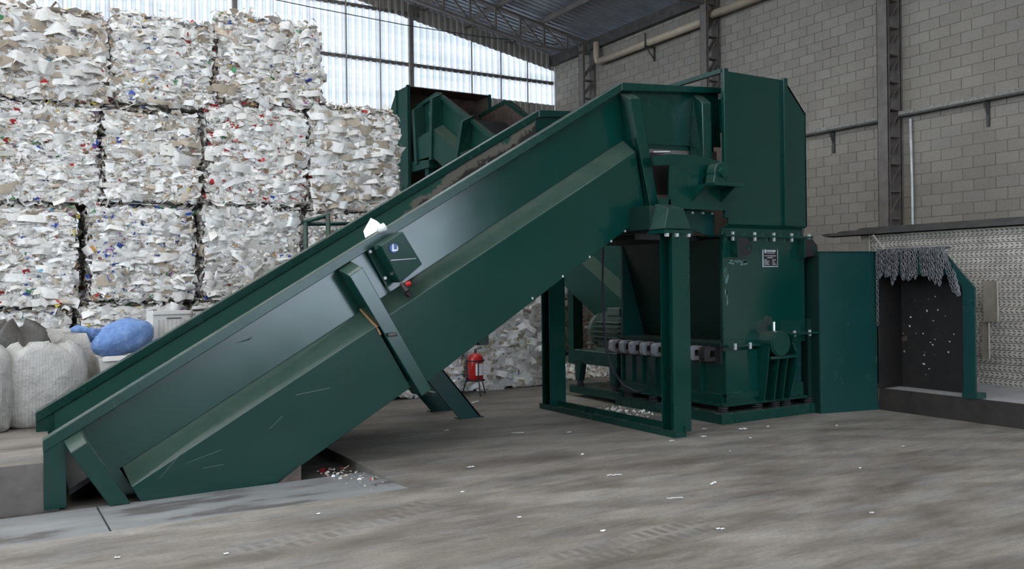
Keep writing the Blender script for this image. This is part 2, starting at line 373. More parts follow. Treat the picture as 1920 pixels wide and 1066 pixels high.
# ledges between columns with brackets
lg = 10
for (y0, y1, z) in ((10.05, 14.35, 4.63), (5.45, 9.78, 4.65)):
    L0 = struct('trim_%d' % lg, MB().box(WX - 0.16, WX + 0.02, y0, y1, z, z + 0.035), STEELDK, 'dusty steel ledge running along the block wall'); lg += 1
    MB().box(WX - 0.15, WX, y0, y1, z + 0.035, z + 0.10).build('dust_layer', LEDGE, L0)
    for yb in ((11.3, 13.2) if y0 > 10 else (8.2, 6.6)):
        b = MB().box(WX - 0.04, WX + 0.01, yb - 0.025, yb + 0.025, z - 0.42, z).bar((WX - 0.14, yb, z - 0.01), (WX - 0.02, yb, z - 0.24), 0.03, 0.02)
        b.build('bracket', STEELDK, L0)
# conduit beside the column
tag(MB().tube([(WX - 0.06, 9.58, 0.3), (WX - 0.06, 9.58, 3.4), (WX - 0.06, 9.6, 4.6)], 0.022).build('conduit', TRANSROD, smooth=True),
    'thin pale conduit running up beside the lattice column', 'pipe')
# cream pipes under the eave
for (y0, y1, z, lab) in ((14.62, 18.75, 7.72, 'cream plastic pipe below the eave with elbow near the corner'), (6.0, 14.45, 7.80, 'cream plastic pipe below the eave running out of the top of the photo')):
    r = empty('drain_pipe', (WX - 0.2, y0, z), lab, 'pipe')
    MB().tube([(WX - 0.2, y0, z), (WX - 0.2, y1, z)], 0.095, 14).build('pipe', PVC, r, True)
    MB().tube([(WX - 0.2, y1 - 0.02, z), (WX - 0.2, y1 + 0.1, z + 0.03), (WX - 0.2, y1 + 0.14, z + 0.16), (WX - 0.2, y1 + 0.14, z + 0.55)], 0.085, 12).build('elbow', PVC, r, True)
    yb = (y0 + y1) / 2
    MB().box(WX - 0.33, WX, yb - 0.02, yb + 0.02, z - 0.13, z - 0.10).box(WX - 0.33, WX - 0.30, yb - 0.02, yb + 0.02, z - 0.13, z + 0.22).bar((WX - 0.3, yb, z - 0.12), (WX - 0.02, yb, z - 0.42), 0.03, 0.02).box(WX - 0.05, WX, yb - 0.02, yb + 0.02, z - 0.45, z - 0.1).build('bracket', STEELDK, r)

# ------------------------------------------------------------------ gable wall of corrugated sheets
SL = 0.186
def roofz(x): return 8.47 + (WX - x) * SL if x > 2 else 8.47 + (WX - 2) * SL - (2 - x) * SL
wb = struct('wall_back', bx(-12, WX + 0.2, WY + 0.35, WY + 0.40, 0.0, 2.6), SHEETDULL, 'gable wall of upright corrugated translucent sheets')
def corr(x0, x1, zb, zt, y, mat, name, pitch=0.18):
    mb = MB(); n = max(1, round((x1 - x0) / pitch)); xs = []; p = (x1 - x0) / n
    for i in range(n):
        a = x0 + i * p; xs += [(a, 0.04), (a + p * 0.42, 0.04), (a + p * 0.55, 0.0), (a + p * 0.87, 0.0)]
    xs.append((x1, 0.04))
    vs = []; fs = []
    for i, (x, dy) in enumerate(xs):
        vs += [(x, y + dy, zb(x) if callable(zb) else zb), (x, y + dy, zt(x) if callable(zt) else zt)]
        if i: fs.append((2 * i - 2, 2 * i, 2 * i + 1, 2 * i - 1))
    return mb.add(vs, fs).build(name, mat, wb)
x = 14.22; i = 0
while x > -11:
    x0 = x - 0.93
    xm = (x + x0) / 2
    low = 6.98 if xm > 10.4 else 2.6
    ztop = roofz(x) - 0.40
    corr(x0, x + 0.02, low, lambda q: roofz(q) - 0.42, WY + (0.004 if i % 2 else 0), SHEET, 'translucent_sheet')
    corr(x0, x + 0.02, lambda q: roofz(q) - 0.46, roofz, WY - 0.012, SHEETDULL, 'rake_sheet')
    if low > 3: corr(x0, x + 0.02, 2.6, 7.0, WY - 0.012, SHEETDULL, 'lower_sheet')
    x = x0; i += 1
for z in (4.9, 6.3, 7.65, 9.02, 10.0):
    xe = 14.2 if z < 8.2 else WX - (z + 0.25 - 8.47) / SL
    MB().box(-8, xe, WY + 0.018, WY + 0.06, z - 0.05, z + 0.05).build('girt', TRUSS, wb)
for x in (4.9, 9.54, 0.2):
    MB().box(x - 0.055, x + 0.055, WY - 0.12, WY - 0.02, 0, roofz(x) - 0.1).build('post', TRUSS, wb)
for x in (7.73, 8.67, 11.42, 12.37, 13.27):
    MB().box(x - 0.018, x + 0.018, WY - 0.03, WY - 0.014, 0.2, roofz(x) - 0.1).build('lap_strip', SHEETDULL, wb)
tag(MB().tube([(4.0, 20.4, 8.62), (6.5, 20.4, 8.50), (9, 20.4, 8.42), (11.3, 20.4, 8.42), (13.8, 20.4, 8.55)], 0.012, 6).build('steel_cable', CABLE), 'thin dark cable strung across in front of the translucent gable', 'cable')

# ------------------------------------------------------------------ roof
roof = struct('ceiling', bx(WX - 0.16, WX + 0.06, -9, WY + 0.2, 8.16, 8.44), STEELDK, 'corrugated steel roof on purlins and trusses')
YR0 = -6.0
wf = struct('wall_front_added', MB().box(11, WX + 0.2, -6.3, -6.0, 0, 8.4).box(-12, 2.2, -6.3, -6.0, 0, 8.4).box(2.2, 11, -6.3, -6.0, 4.6, 8.4), MORTAR, 'unseen block wall behind the viewer, added with a wide entrance to let in daylight')  # unseen wall, added; its opening feeds daylight and the sheen on the conveyor
wl = struct('wall_left_added', bx(-12.2, -12, -6.3, WY, 0, 4.0), MORTAR, 'unseen low block wall added on the left side of the hall, open above for daylight')  # added out of view, kept low so daylight enters above it
SKYL_ADDED = sheet_mat(0.8)  # unseen skylight sheets, added with a warm tint to light the hall
def roofsheet(ya, yb, xa, xb, mat=None):
    mb = MB(); n = round((yb - ya) / 0.2); p = (yb - ya) / n; ys = []
    for i in range(n):
        a = ya + i * p; ys += [(a, 0.0), (a + p * 0.45, 0.0), (a + p * 0.6, 0.05), (a + p * 0.85, 0.05)]
    ys.append((yb, 0.0)); vs = []; fs = []
    for i, (y, dz) in enumerate(ys):
        vs += [(xa, y, roofz(xa) + dz), (xb, y, roofz(xb) + dz)]
        if i: fs.append((2 * i - 2, 2 * i, 2 * i + 1, 2 * i - 1))
    return mb.add(vs, fs).build('roof_sheet', mat or ROOFM, roof)
y = YR0; k = 0
while y < WY:
    e = min(y + 1.0, WY + 0.3); sk = SKYL_ADDED if k % 2 == 1 else None
    roofsheet(y, e, WX + 0.5, 8.0)
    roofsheet(y, e, 8.0, 2.0, sk); roofsheet(y, e, 2.0, -12.0, sk); y += 1.0; k += 1
for x in (12.53, 11.2, 9.82, 8.45, 7.1, 5.75, 4.4, 3.05, 1.7, 0.3, -1.1, -2.5, -3.9, -5.3, -6.7):
    z = roofz(x) - 0.07
    MB().box(x - 0.03, x + 0.03, YR0, WY, z - 0.07, z + 0.065).build('purlin', TRUSS, roof)
for y in (19.3, 14.5, 9.9, 5.3, 0.7):
    xs = [14.1 - 0.75 * k for k in range(17)]
    zt = lambda x: roofz(x) - 0.16
    dp = lambda x: min(0.62, 0.28 + (14.1 - x) * 0.2)
    MB().bar((14.1, y, zt(14.1)), (2, y, zt(2)), 0.12, 0.07).build('truss_top_chord', TRUSS, roof)
    MB().bar((14.1, y, zt(14.1) - 0.28), (12.4, y, zt(12.4) - 0.62), 0.12, 0.06).build('truss_bottom_chord', TRUSS, roof)
    MB().bar((12.4, y, zt(12.4) - 0.62), (2, y, zt(2) - 0.62), 0.12, 0.06).build('truss_bottom_chord', TRUSS, roof)
    for a, b in zip(xs[:-1], xs[1:]):
        MB().bar((a, y, zt(a)), (a, y, zt(a) - dp(a)), 0.06, 0.05).build('truss_post', TRUSS, roof)
        MB().bar((a, y, zt(a) - dp(a)), (b, y, zt(b)), 0.05, 0.04).build('truss_brace', TRUSS, roof)

# ------------------------------------------------------------------ inclined conveyor (general builder, local frame then placed)
YC = (7.80 + 9.53) / 2
def mirr(pts): return [(x, 2 * YC - y, z) for x, y, z in pts]
def both(mb_fn, name, mat, root, **k):
    for s in (0, 1):
        mb = mb_fn()
        if s: mb.v = mirr(mb.v)
        mb.build(name, mat, root, **k)
rimz = lambda x: 0.50 + 0.5957 * (x - 0.26)
lin = lambda x: 0.188 + 0.5875 * (x - 0.804)
lout = lambda x: 0.058 + 0.586 * (x - 0.851)
bot = lambda x: -0.09 + 0.588 * (x - 2.0)
conv = empty('inclined_conveyor', (3.2, YC, 0), 'large green steel inclined feed conveyor rising from the floor pit to the hopper', 'conveyor')
YU, YL, YS = 7.80, 7.58, 7.53
# side walls
both(lambda: MB().py([(0.50, rimz(0.50)), (6.10, rimz(6.10) - 0.02), (6.18, lin(6.18)), (0.82, lin(0.82)), (0.95, -0.03), (0.80, -0.03)], YU, YU + 0.02), 'side_wall', GREEN, conv)
both(lambda: MB().py([(6.10, 3.96), (7.66, 4.06), (7.70, 3.36), (6.18, 3.30)], YU, YU + 0.02), 'head_wall', GREEN, conv)
# inner worn skins
def inner():
    return MB().py([(0.30, rimz(0.30) - 0.03), (6.06, rimz(6.06) - 0.03), (6.06, rimz(6.06) - 0.75), (0.9, rimz(0.9) - 0.75), (0.30, -0.02)], YU + 0.022, YU + 0.03)
inner_n = lambda: MB().py([(0.62, rimz(0.62) - 0.03), (6.06, rimz(6.06) - 0.03), (6.06, rimz(6.06) - 0.75), (1.1, rimz(1.1) - 0.75)], YU + 0.022, YU + 0.03)
inner_n().build('inner_lining', WORN, conv)
mf = inner(); mf.v = mirr(mf.v); mf.build('inner_lining', WORN, conv)
both(lambda: MB().py([(6.06, 3.93), (7.6, 4.03), (7.6, 3.3), (6.06, 3.25)], YU + 0.022, YU + 0.03), 'inner_head_lining', GREEN, conv)
# rims
def rim():
    d = 0.105
    return MB().py([(0.262, rimz(0.262)), (6.092, rimz(6.092)), (6.092, rimz(6.092) - d), (0.262, rimz(0.262) - d)], YU - 0.075, YU + 0.05)
both(rim, 'rim_flange', GREEN2, conv, bevel=0.006)
both(lambda: MB().py([(6.097, 3.978), (7.66, 4.085), (7.66, 4.015), (6.097, 3.882)], YU - 0.075, YU + 0.05), 'head_rim_flange', GREEN, conv, bevel=0.006)
# tail posts
both(lambda: MB().py([(0.265, -0.055), (0.42, -0.055), (0.42, rimz(0.42) - 0.05), (0.265, rimz(0.265) - 0.05)], YU - 0.07, YU + 0.04), 'tail_post', GREEN2, conv)
# lower skirts with sloping ledge
def skirt(front, back):
    # the flat panel leans in towards its foot
    return MB().loft([(x, YL + 0.075 * (lout(x) - z), z) for x, z in front], [(x, YU + 0.01, z) for x, z in back])
fA = [(0.885, lout(0.885)), (3.02, lout(3.02) - 0.02), (3.40, 0.70), (2.02, -0.10), (1.0, -0.055), (0.95, -0.05)]
bA = [(0.84, lin(0.84)), (2.95, lin(2.95)), (3.40, 0.70), (2.02, -0.10), (1.0, -0.055), (0.95, -0.05)]
both(lambda: skirt(fA, bA), 'skirt_panel', GREEN, conv, bevel=0.004)
fB = [(3.13, lout(3.13)), (6.165, lout(6.165)), (6.352, 2.466), (3.52, bot(3.52) - 0.1)]
bB = [(3.02, lin(3.02)), (6.165, lin(6.165)), (6.352, 2.466), (3.52, bot(3.52) - 0.1)]
both(lambda: skirt(fB, bB), 'skirt_panel', GREEN, conv, bevel=0.004)
# stiffeners: chamfered channels
def stiff(t0, t1, b1, b0, w0, w1, ys=YS):
    # t0,t1: outer top corners (x,z); b1,b0: outer bottom corners; w0,w1: top corners at the wall
    fr = [(t0[0], ys, t0[1]), (t1[0], ys, t1[1]), (b1[0], ys + 0.02, b1[1]), (b0[0], ys + 0.02, b0[1])]
    bk = [(w0[0], YU, w0[1]), (w1[0], YU, w1[1]), (b1[0], YU, b1[1]), (b0[0], YU, b0[1])]
    return MB().loft(fr, bk)
ST = [((0.44, 0.412), (0.56, 0.483), (0.876, -0.05), (0.72, -0.05), (0.39, 0.50), (0.52, 0.575)),
      ((2.748, 1.782), (2.874, 1.865), (3.578, 0.678), (3.472, 0.618), (2.70, 1.86), (2.84, 1.94)),
      ((6.055, 3.75), (6.20, 3.772), (6.51, 2.415), (6.385, 2.38), (6.115, 3.87), (6.29, 3.90)),
      ((7.14, 3.81), (7.285, 3.825), (7.31, 3.078), (7.172, 3.07), (7.24, 3.97), (7.40, 3.985))]
for s_ in ST: both(lambda: stiff(*s_), 'stiffener', GREEN2 if s_ is ST[0] else GREEN, conv, bevel=0.006)
# rusty weld seam lines beside the stiffeners
both(lambda: MB().bar((3.03, 7.575, 1.30), (2.94, 7.77, 1.47), 0.02, 0.02).bar((3.03, 7.573, 1.29), (3.06, 7.573, 1.23), 0.02, 0.012), 'rust_seam', plain('orange_rust', (0.30, 0.16, 0.07), 0.8), conv)
# belt, pan, rollers
MB().loft([(0.45, YU + 0.06, 0.06), (6.1, YU + 0.06, rimz(6.1) - 0.55), (6.1, YU + 0.06, rimz(6.1) - 0.60), (0.45, YU + 0.06, 0.01)],
          [(0.45, 9.47, 0.06), (6.1, 9.47, rimz(6.1) - 0.55), (6.1, 9.47, rimz(6.1) - 0.60), (0.45, 9.47, 0.01)]).build('belt', RUBBER, conv)
MB().box(6.05, 7.55, YU + 0.06, 9.47, 3.34, 3.40).build('head_belt', RUBBER, conv)
MB().loft([(2.1, YL + 0.10, bot(2.1)), (6.34, YL + 0.10, bot(6.34) - 0.02), (6.34, YL + 0.10, bot(6.34) + 0.02), (2.1, YL + 0.10, bot(2.1) + 0.03)],
          [(2.1, 9.65, bot(2.1)), (6.34, 9.65, bot(6.34) - 0.02), (6.34, 9.65, bot(6.34) + 0.02), (2.1, 9.65, bot(2.1) + 0.03)]).build('bottom_pan', DKGREEN, conv)
for k in range(1, 26):
    x = 0.55 + k * 0.215
    MB().bar((x, YU + 0.08, rimz(x) - 0.53), (x, 9.45, rimz(x) - 0.53), 0.03, 0.06).build('cleat', RUBBER, conv)
# skirt end bracket near the pit, lifting lug, bolts
MB().py([(2.02, -0.11), (2.3, -0.11), (2.3, 0.08)], 7.62, 7.64).build('pit_gusset', RUSTY, conv)
MB().tube([(3.115, YS - 0.02, 1.225), (3.20, YS - 0.03, 1.232)], 0.018, 8).build('lifting_pin', STEELDK, conv, True)
for x, dz in ((4.80, 0.0), (5.19, -0.02), (5.55, -0.01), (5.85, -0.01), (6.05, 0.0)):
    z = bot(x) - 0.01; bl = MB().box(x - 0.007, x + 0.007, YL + 0.05, YL + 0.066, z - 0.018, z + 0.004); bl.build('bolt', BOLT, conv)
# leaning support legs
for (y, xf) in ((9.58, 5.08), (10.33, 5.05)):
    MB().py([(xf - 0.155, 0.0), (xf + 0.155, 0.0), (xf - 0.155 - 0.70, 1.2), (xf - 0.47 - 0.70, 1.2)], y, y + 0.025).build('support_leg', TEAL, conv)
    MB().py([(xf + 0.13, 0.0), (xf + 0.155, 0.0), (xf - 0.155 - 0.70, 1.2), (xf - 0.18 - 0.70, 1.2)], y, y + 0.12).build('leg_flange', DKGREEN, conv)
    MB().box(xf - 0.17, xf + 0.17, y - 0.03, y + 0.14, 0, 0.012).build('foot_plate', TEAL, conv)
MB().box(4.55, 4.62, 9.6, 10.4, 0.32, 0.36).build('leg_rung', TEAL, conv)
MB().bar((4.3, 7.8, 1.12), (4.1, 10.5, 1.16), 0.12, 0.12).build('leg_crossbeam', DKGREEN, conv)
# portal carrying the head
def hcol(y):
    c = MB(); c.box(6.25, 6.50, y - 0.10, y - 0.085, 0.05, 2.22); c.box(6.25, 6.50, y + 0.085, y + 0.10, 0.05, 2.22); c.box(6.365, 6.385, y - 0.085, y + 0.085, 0.05, 2.22)
    c.build('portal_column', GREEN, conv)
    MB().box(6.11, 6.52, y - 0.14, y + 0.14, 2.22, 2.26).build('column_cap', GREEN, conv)
    for dx in (6.16, 6.3, 6.47):
        MB().box(dx - 0.018, dx + 0.018, y - 0.135, y - 0.10, 2.185, 2.22).build('cap_bolt', BOLT, conv)
hcol(7.18); hcol(9.62)
MB().loft([(6.12, 7.05, 2.27), (6.51, 7.05, 2.27), (6.51, 7.32, 2.27), (6.12, 7.32, 2.27)], [(6.22, 7.10, 2.50), (6.44, 7.10, 2.50), (6.44, 7.32, 2.56), (6.22, 7.32, 2.56)]).build('cap_bracket', GREEN, conv, bevel=0.004)
MB().box(6.12, 6.5, 7.3, 9.75, 2.28, 2.54).build('head_crossbeam', DKGREEN, conv)
MB().box(6.257, 6.383, 7.05, 9.78, 0.0, 0.05).box(6.385, 6.40, 7.05, 9.78, 0.0, 0.12).box(6.24, 6.255, 7.05, 9.78, 0.0, 0.072).build('portal_sill', GREEN2, conv)
# drum housing at the head
MB().py([(6.52, 3.145), (6.90, 3.16), (7.36, 3.10), (7.50, 2.85), (7.50, 2.533), (6.49, 2.53)], 7.40, 7.42).build('drum_plate', GREEN, conv)
MB().py([(6.26, 3.10), (6.52, 3.145), (6.52, 3.02), (6.28, 3.00)], 7.40, 7.42).build('drum_plate', GREEN, conv)
MB().py([(6.36, 2.635), (6.52, 2.635), (6.52, 2.53), (6.34, 2.525)], 7.40, 7.42).build('drum_plate', GREEN, conv)
MB().py([(6.43, 2.645), (6.69, 2.655), (6.69, 2.71), (6.44, 2.70)], 7.63, 7.66).build('inner_angle', STEELBRN, conv)
MB().box(6.36, 7.37, 7.66, 9.5, 2.56, 3.18).build('drum_dark_fill', BLACK, conv)  # black block behind the window stands in for the shaded inside
MB().py([(6.70, 3.22), (6.45, 3.20), (6.45, 3.185), (6.70, 3.205)], 7.60, 7.70).build('scraper_strip', BOLT, conv)
MB().box(6.55, 7.66, 7.83, 7.86, 3.20, 3.31).build('belt_edge', STEELBRN, conv)
MB().tube([(6.58, 7.72, 2.80), (6.585, 7.72, 2.92), (6.53, 7.72, 2.97)], 0.03, 8).build('stuck_paper', LINING, conv)
# pillow bearing on bracket
br = MB().box(6.95, 7.42, 7.14, 7.41, 2.785, 2.82).build('bearing_shelf', GREEN, conv, bevel=0.004)
for x in (6.83, 7.29):
    MB().px([(7.14, 2.80), (7.41, 2.80), (7.41, 2.62)], x, x + 0.02).build('shelf_gusset', GREEN, conv)
arch = [(6.99, 2.82), (7.01, 2.92)] + [(7.135 + 0.125 * math.cos(math.pi - t * math.pi / 8), 2.95 + 0.12 * math.sin(t * math.pi / 8)) for t in range(0, 9)] + [(7.26, 2.92), (7.28, 2.82)]
MB().py(arch, 7.20, 7.34).build('bearing_block', GREEN, conv, bevel=0.008)
MB().tube([(7.135, 7.21, 2.95), (7.135, 7.16, 2.95)], 0.065, 16).build('bearing_cap', GREEN, conv)
MB().tube([(7.135, 7.17, 2.95), (7.135, 7.15, 2.95)], 0.036, 12).build('shaft_end', GREEN2, conv)
MB().tube([(7.135, 7.3, 2.95), (7.135, 9.8, 2.95)], 0.05, 12).build('shaft', STEELDK, conv)
# control box on the side
def pr2(pts, y0, y1): return MB().py(pts, y0, y1)
cb = MB().loft([(3.045, 7.50, 2.068), (3.262, 7.49, 2.205), (3.487, 7.535, 1.895), (3.262, 7.55, 1.716)], [(3.045, 7.78, 2.068), (3.262, 7.78, 2.205), (3.487, 7.78, 1.895), (3.262, 7.78, 1.716)]).build('control_box', GREEN, conv, bevel=0.006)
pr2([(2.985, 2.06), (3.05, 2.095), (3.27, 1.715), (3.205, 1.68)], 7.755, 7.78).build('mounting_plate', GREEN, conv)
for (x, z) in ((3.035, 2.02), (3.185, 1.765)):
    MB().tube([(x, 7.76, z), (x, 7.735, z)], 0.016, 8).build('bolt', BOLT, conv)
MB().tube([(3.175, 7.497, 2.045), (3.175, 7.492, 2.045)], 0.043, 20).build('round_sticker', BLUEP, cb)
MB().py([(3.158, 2.08), (3.17, 2.082), (3.172, 2.03), (3.20, 2.034), (3.20, 2.018), (3.155, 2.014)], 7.489, 7.491).build('sticker_mark', PAPERW, cb)
MB().py([(3.204, 2.072), (3.214, 2.058), (3.217, 2.04), (3.212, 2.02), (3.204, 2.02), (3.207, 2.045)], 7.489, 7.491).build('sticker_mark', PAPERW, cb)
MB().py([(3.145, 1.935), (3.405, 1.952), (3.405, 1.946), (3.145, 1.925)], 7.497, 7.4995).build('scratch', PRINTW, cb)
MB().tube([(3.28, 7.58, 1.715), (3.33, 7.56, 1.64)], 0.022, 10).build('push_button_stem', STEELDK, conv)
MB().tube([(3.32, 7.56, 1.70), (3.365, 7.54, 1.715)], 0.026, 12).build('push_button', REDP, conv)
MB().tube([(3.33, 7.57, 1.63), (3.37, 7.57, 1.59)], 0.03, 10).build('cable_gland', BLACK, conv)
# scratches and dents in the paint
SCR = plain('bare_scratch', (0.10, 0.15, 0.135), 0.6); DENT = plain('dark_scrape', (0.012, 0.030, 0.030), 0.6)
def skirt_y(x, z): return YL + 0.075 * (lout(x) - z) - 0.001
for (xa, za, xb, zb, t) in ((2.25, 0.72, 2.57, 0.76, 0.006), (2.02, 0.44, 2.13, 0.54, 0.005), (1.31, 0.22, 1.60, 0.30, 0.004), (1.10, 0.12, 1.28, 0.32, 0.004), (1.45, 0.16, 1.62, 0.17, 0.004)):
    MB().bar((xa, skirt_y(xa, za), za), (xb, skirt_y(xb, zb), zb), 0.003, t * 0.6, (0, 0, 1)).build('scratch', SCR, conv)
MB().py([(1.765, 1.195), (1.90, 1.235), (1.93, 1.26), (1.90, 1.215)], YU - 0.002, YU).build('scrape', DENT, conv)
# scraps of paper lying on the conveyor
def scrap(name, pts, label, cat='paper', mat=PAPERW, th=0.004, group=None):
    c = sum((Vector(p) for p in pts), Vector()) / len(pts); n = (Vector(pts[1]) - Vector(pts[0])).cross(Vector(pts[2]) - Vector(pts[0])).normalized() * th
    o = MB().loft(pts, [tuple(Vector(p) + n) for p in pts]).build(name, mat); return tag(o, label, cat, group)
scrap('paper_sheet', [(3.02, 7.83, rimz(3.02) + 0.01), (3.22, 7.84, rimz(3.22) + 0.0), (3.18, 7.93, rimz(3.18) + 0.09), (3.13, 7.96, rimz(3.13) + 0.15), (3.04, 7.93, rimz(3.04) + 0.07)], 'white paper sheet caught on the conveyor rim above the control box')
tag(MB().tube([(3.10, 7.70, 2.22), (3.17, 7.69, 2.26)], [0.035, 0.042], 8).build('paper_wad', PAPERW, smooth=True), 'white paper wad lying on top of the control box', 'paper')

# ------------------------------------------------------------------ shredder
sh = empty('paper_shredder', (8.1, 8.5, 0), 'tall green steel paper shredder with hopper at the end of the big conveyor', 'shredder')
# skid
MB().box(7.28, 8.80, 7.40, 7.55, 0, 0.125).build('skid_beam', GREEN2, sh, bevel=0.005)
MB().box(8.80, 8.93, 7.40, 7.55, 0, 0.125).build('skid_beam', GREEN2, sh)
MB().box(7.28, 7.45, 7.55, 9.45, 0, 0.125).build('skid_beam', GREEN2, sh)
MB().box(7.45, 8.93, 7.55, 9.45, 0.0, 0.10).build('skid_deck', RUSTY, sh)
MB().box(7.30, 8.5, 9.42, 10.6, 0.06, 0.17).build('skid_beam', GREEN2, sh)
MB().box(7.36, 8.95, 7.46, 9.5, 0.195, 0.225).build('body_base_plate', GREEN2, sh)
for (x, y) in ((7.37, 7.48), (7.95, 7.48), (8.25, 7.48), (8.45, 7.48), (8.86, 7.48), (7.37, 8.2), (7.37, 8.75), (7.40, 9.3)):
    s = empty('isolator', (0, 0, 0)); s.parent = sh; s.location = (x - 8.1, y - 8.5, 0.125)
    for k in range(3):
        MB().tube([(x, y, 0.128 + k * 0.024), (x, y, 0.142 + k * 0.024)], 0.06, 14).build('ring', RUBBER, s)
# lower box
MB().box(7.41, 8.78, 7.52, 9.45, 0.22, 0.92).build('rotor_box', GREEN, sh)
MB().box(7.36, 8.0, 7.50, 9.5, 0.92, 0.955).build('box_ledge', DKGREEN, sh)
MB().box(7.375, 7.42, 7.50, 9.45, 0.22, 0.34).build('bottom_strip', GREEN, sh)
for y in (7.86, 8.15, 8.72, 8.98, 9.2, 9.43):
    MB().box(7.375, 7.42, y - 0.012, y + 0.012, 0.33, 0.72).build('rib', GREEN, sh)
# blade clamps
def clamp(y, dark):
    z0, z1, x0, x1 = 0.735, 0.905, 7.19, 7.40; r = 0.05; n = 5
    def rr(x0, x1, z0, z1, r):
        pts = []
        for cx, cz, a in ((x1 - 0.002, z1 - 0.002, 0), (x0 + r, z1 - r, 1), (x0 + r, z0 + r, 2), (x1 - 0.002, z0 + 0.002, 3)):
            q = r if a in (1, 2) else 0.001
            for t in range(n):
                th = a * math.pi / 2 + t * math.pi / 2 / (n - 1); pts.append((cx + q * math.cos(th), cz + q * math.sin(th)))
        return pts
    o = rr(x0, x1, z0, z1, r); i = rr(x0 + 0.065, x1 - 0.03, z0 + 0.045, z1 - 0.045, 0.02)
    mb = MB(); N = len(o)
    vs = [(x, y, z) for x, z in o] + [(x, y, z) for x, z in i] + [(x, y + 0.075, z) for x, z in o] + [(x, y + 0.075, z) for x, z in i]
    fs = []
    for k in range(N):
        l = (k + 1) % N
        fs += [(k, l, N + l, N + k), (2 * N + k, 3 * N + k, 3 * N + l, 2 * N + l), (k, 2 * N + k, 2 * N + l, l), (N + k, N + l, 3 * N + l, 3 * N + k)]
    c = mb.add(vs, fs).build('blade_clamp', BLACK if dark else CLAMP, sh)
    MB().box(7.20, 7.40, y + 0.085, y + 0.10, 0.73, 0.91).build('clamp_plate', RUSTY, sh)
for k, y in enumerate((9.40, 9.17, 8.96, 8.73, 8.50, 8.29, 8.07, 7.83, 7.60)): clamp(y, k == 8)
MB().box(7.38, 7.42, 7.52, 9.45, 0.70, 0.93).build('clamp_rail', BLACK, sh)
# body: end plates and inward sloping throat
MB().box(7.39, 8.82, 7.48, 7.52, 0.92, 2.24).build('front_plate', GREEN, sh)
MB().box(7.39, 8.82, 9.40, 9.44, 0.92, 2.24).build('rear_plate', TEAL, sh)
MB().py([(7.40, 2.20), (7.43, 2.22), (7.80, 0.95), (7.77, 0.95)], 7.52, 9.40).build('throat_wall', DKGREEN, sh)
MB().box(8.76, 8.80, 7.52, 9.40, 0.92, 2.24).build('body_right_wall', GREEN, sh)
MB().box(7.375, 7.72, 7.475, 7.50, 0.985, 1.0).build('weld_strip', GREEN2, sh)
fp = MB(); fp.box(7.40, 7.95, 7.455, 7.52, 0.34, 0.86); fp.build('front_lower_panel', GREEN, sh)
MB().loft([(7.40, 7.455, 0.30), (7.95, 7.455, 0.30), (7.95, 7.52, 0.30), (7.40, 7.52, 0.30)], [(7.42, 7.47, 0.225), (7.95, 7.47, 0.225), (7.95, 7.52, 0.225), (7.42, 7.52, 0.225)]).build('front_lower_strip', GREEN, sh)
MB().box(7.40, 7.95, 7.445, 7.455, 0.285, 0.36).build('front_lower_strip', GREEN2, sh)
MB().box(7.39, 7.94, 7.40, 7.50, 0.905, 0.925).build('bearing_flange', GREEN2, sh)
# end bearing with stand
MB().tube([(8.12, 7.50, 0.93), (8.12, 7.27, 0.93)], 0.155, 24).build('end_bearing', GREEN, sh)
MB().tube([(8.14, 7.275, 0.93), (8.14, 7.255, 0.93)], 0.148, 24).build('bearing_cover', GREEN2, sh)
MB().tube([(8.12, 7.36, 1.08), (8.12, 7.36, 1.19)], 0.014, 8).build('grease_nipple', BOLT, sh)
MB().box(7.95, 8.42, 7.26, 7.50, 0.745, 0.775).build('bearing_seat', GREEN, sh)
for (x0, zt) in ((7.93, 0.90), (8.10, 0.75), (8.25, 0.75)):
    MB().px([(7.27, zt), (7.50, zt), (7.50, 0.225), (7.36, 0.225), (7.30, 0.6)], x0, x0 + 0.018).build('stand_rib', GREEN, sh)
MB().px([(7.30, 1.02), (7.50, 1.02), (7.50, 0.225), (7.37, 0.225), (7.33, 0.4), (7.27, 0.6), (7.27, 0.82), (7.33, 0.93)], 8.40, 8.42).build('stand_rib', GREEN, sh)
MB().box(8.38, 8.90, 7.34, 7.50, 1.015, 1.038).build('upper_seat', GREEN2, sh)
MB().box(8.36, 8.72, 7.46, 7.49, 0.86, 1.19).build('backing_plate', GREEN2, sh)
for (x, z) in ((8.5, 1.04), (8.78, 1.04), (7.5, 0.925), (7.75, 0.925)):
    MB().box(x - 0.012, x + 0.012, 7.385 if z < 1 else 7.36, 7.41 if z < 1 else 7.385, z - 0.05, z + 0.025).build('bolt', BOLT, sh)
MB().box(8.42, 8.74, 7.48, 7.53, 0.23, 0.87).build('front_right_panel', TEAL, sh)
MB().box(8.42, 8.74, 7.45, 7.50, 0.23, 0.40).build('front_right_strip', GREEN2, sh)
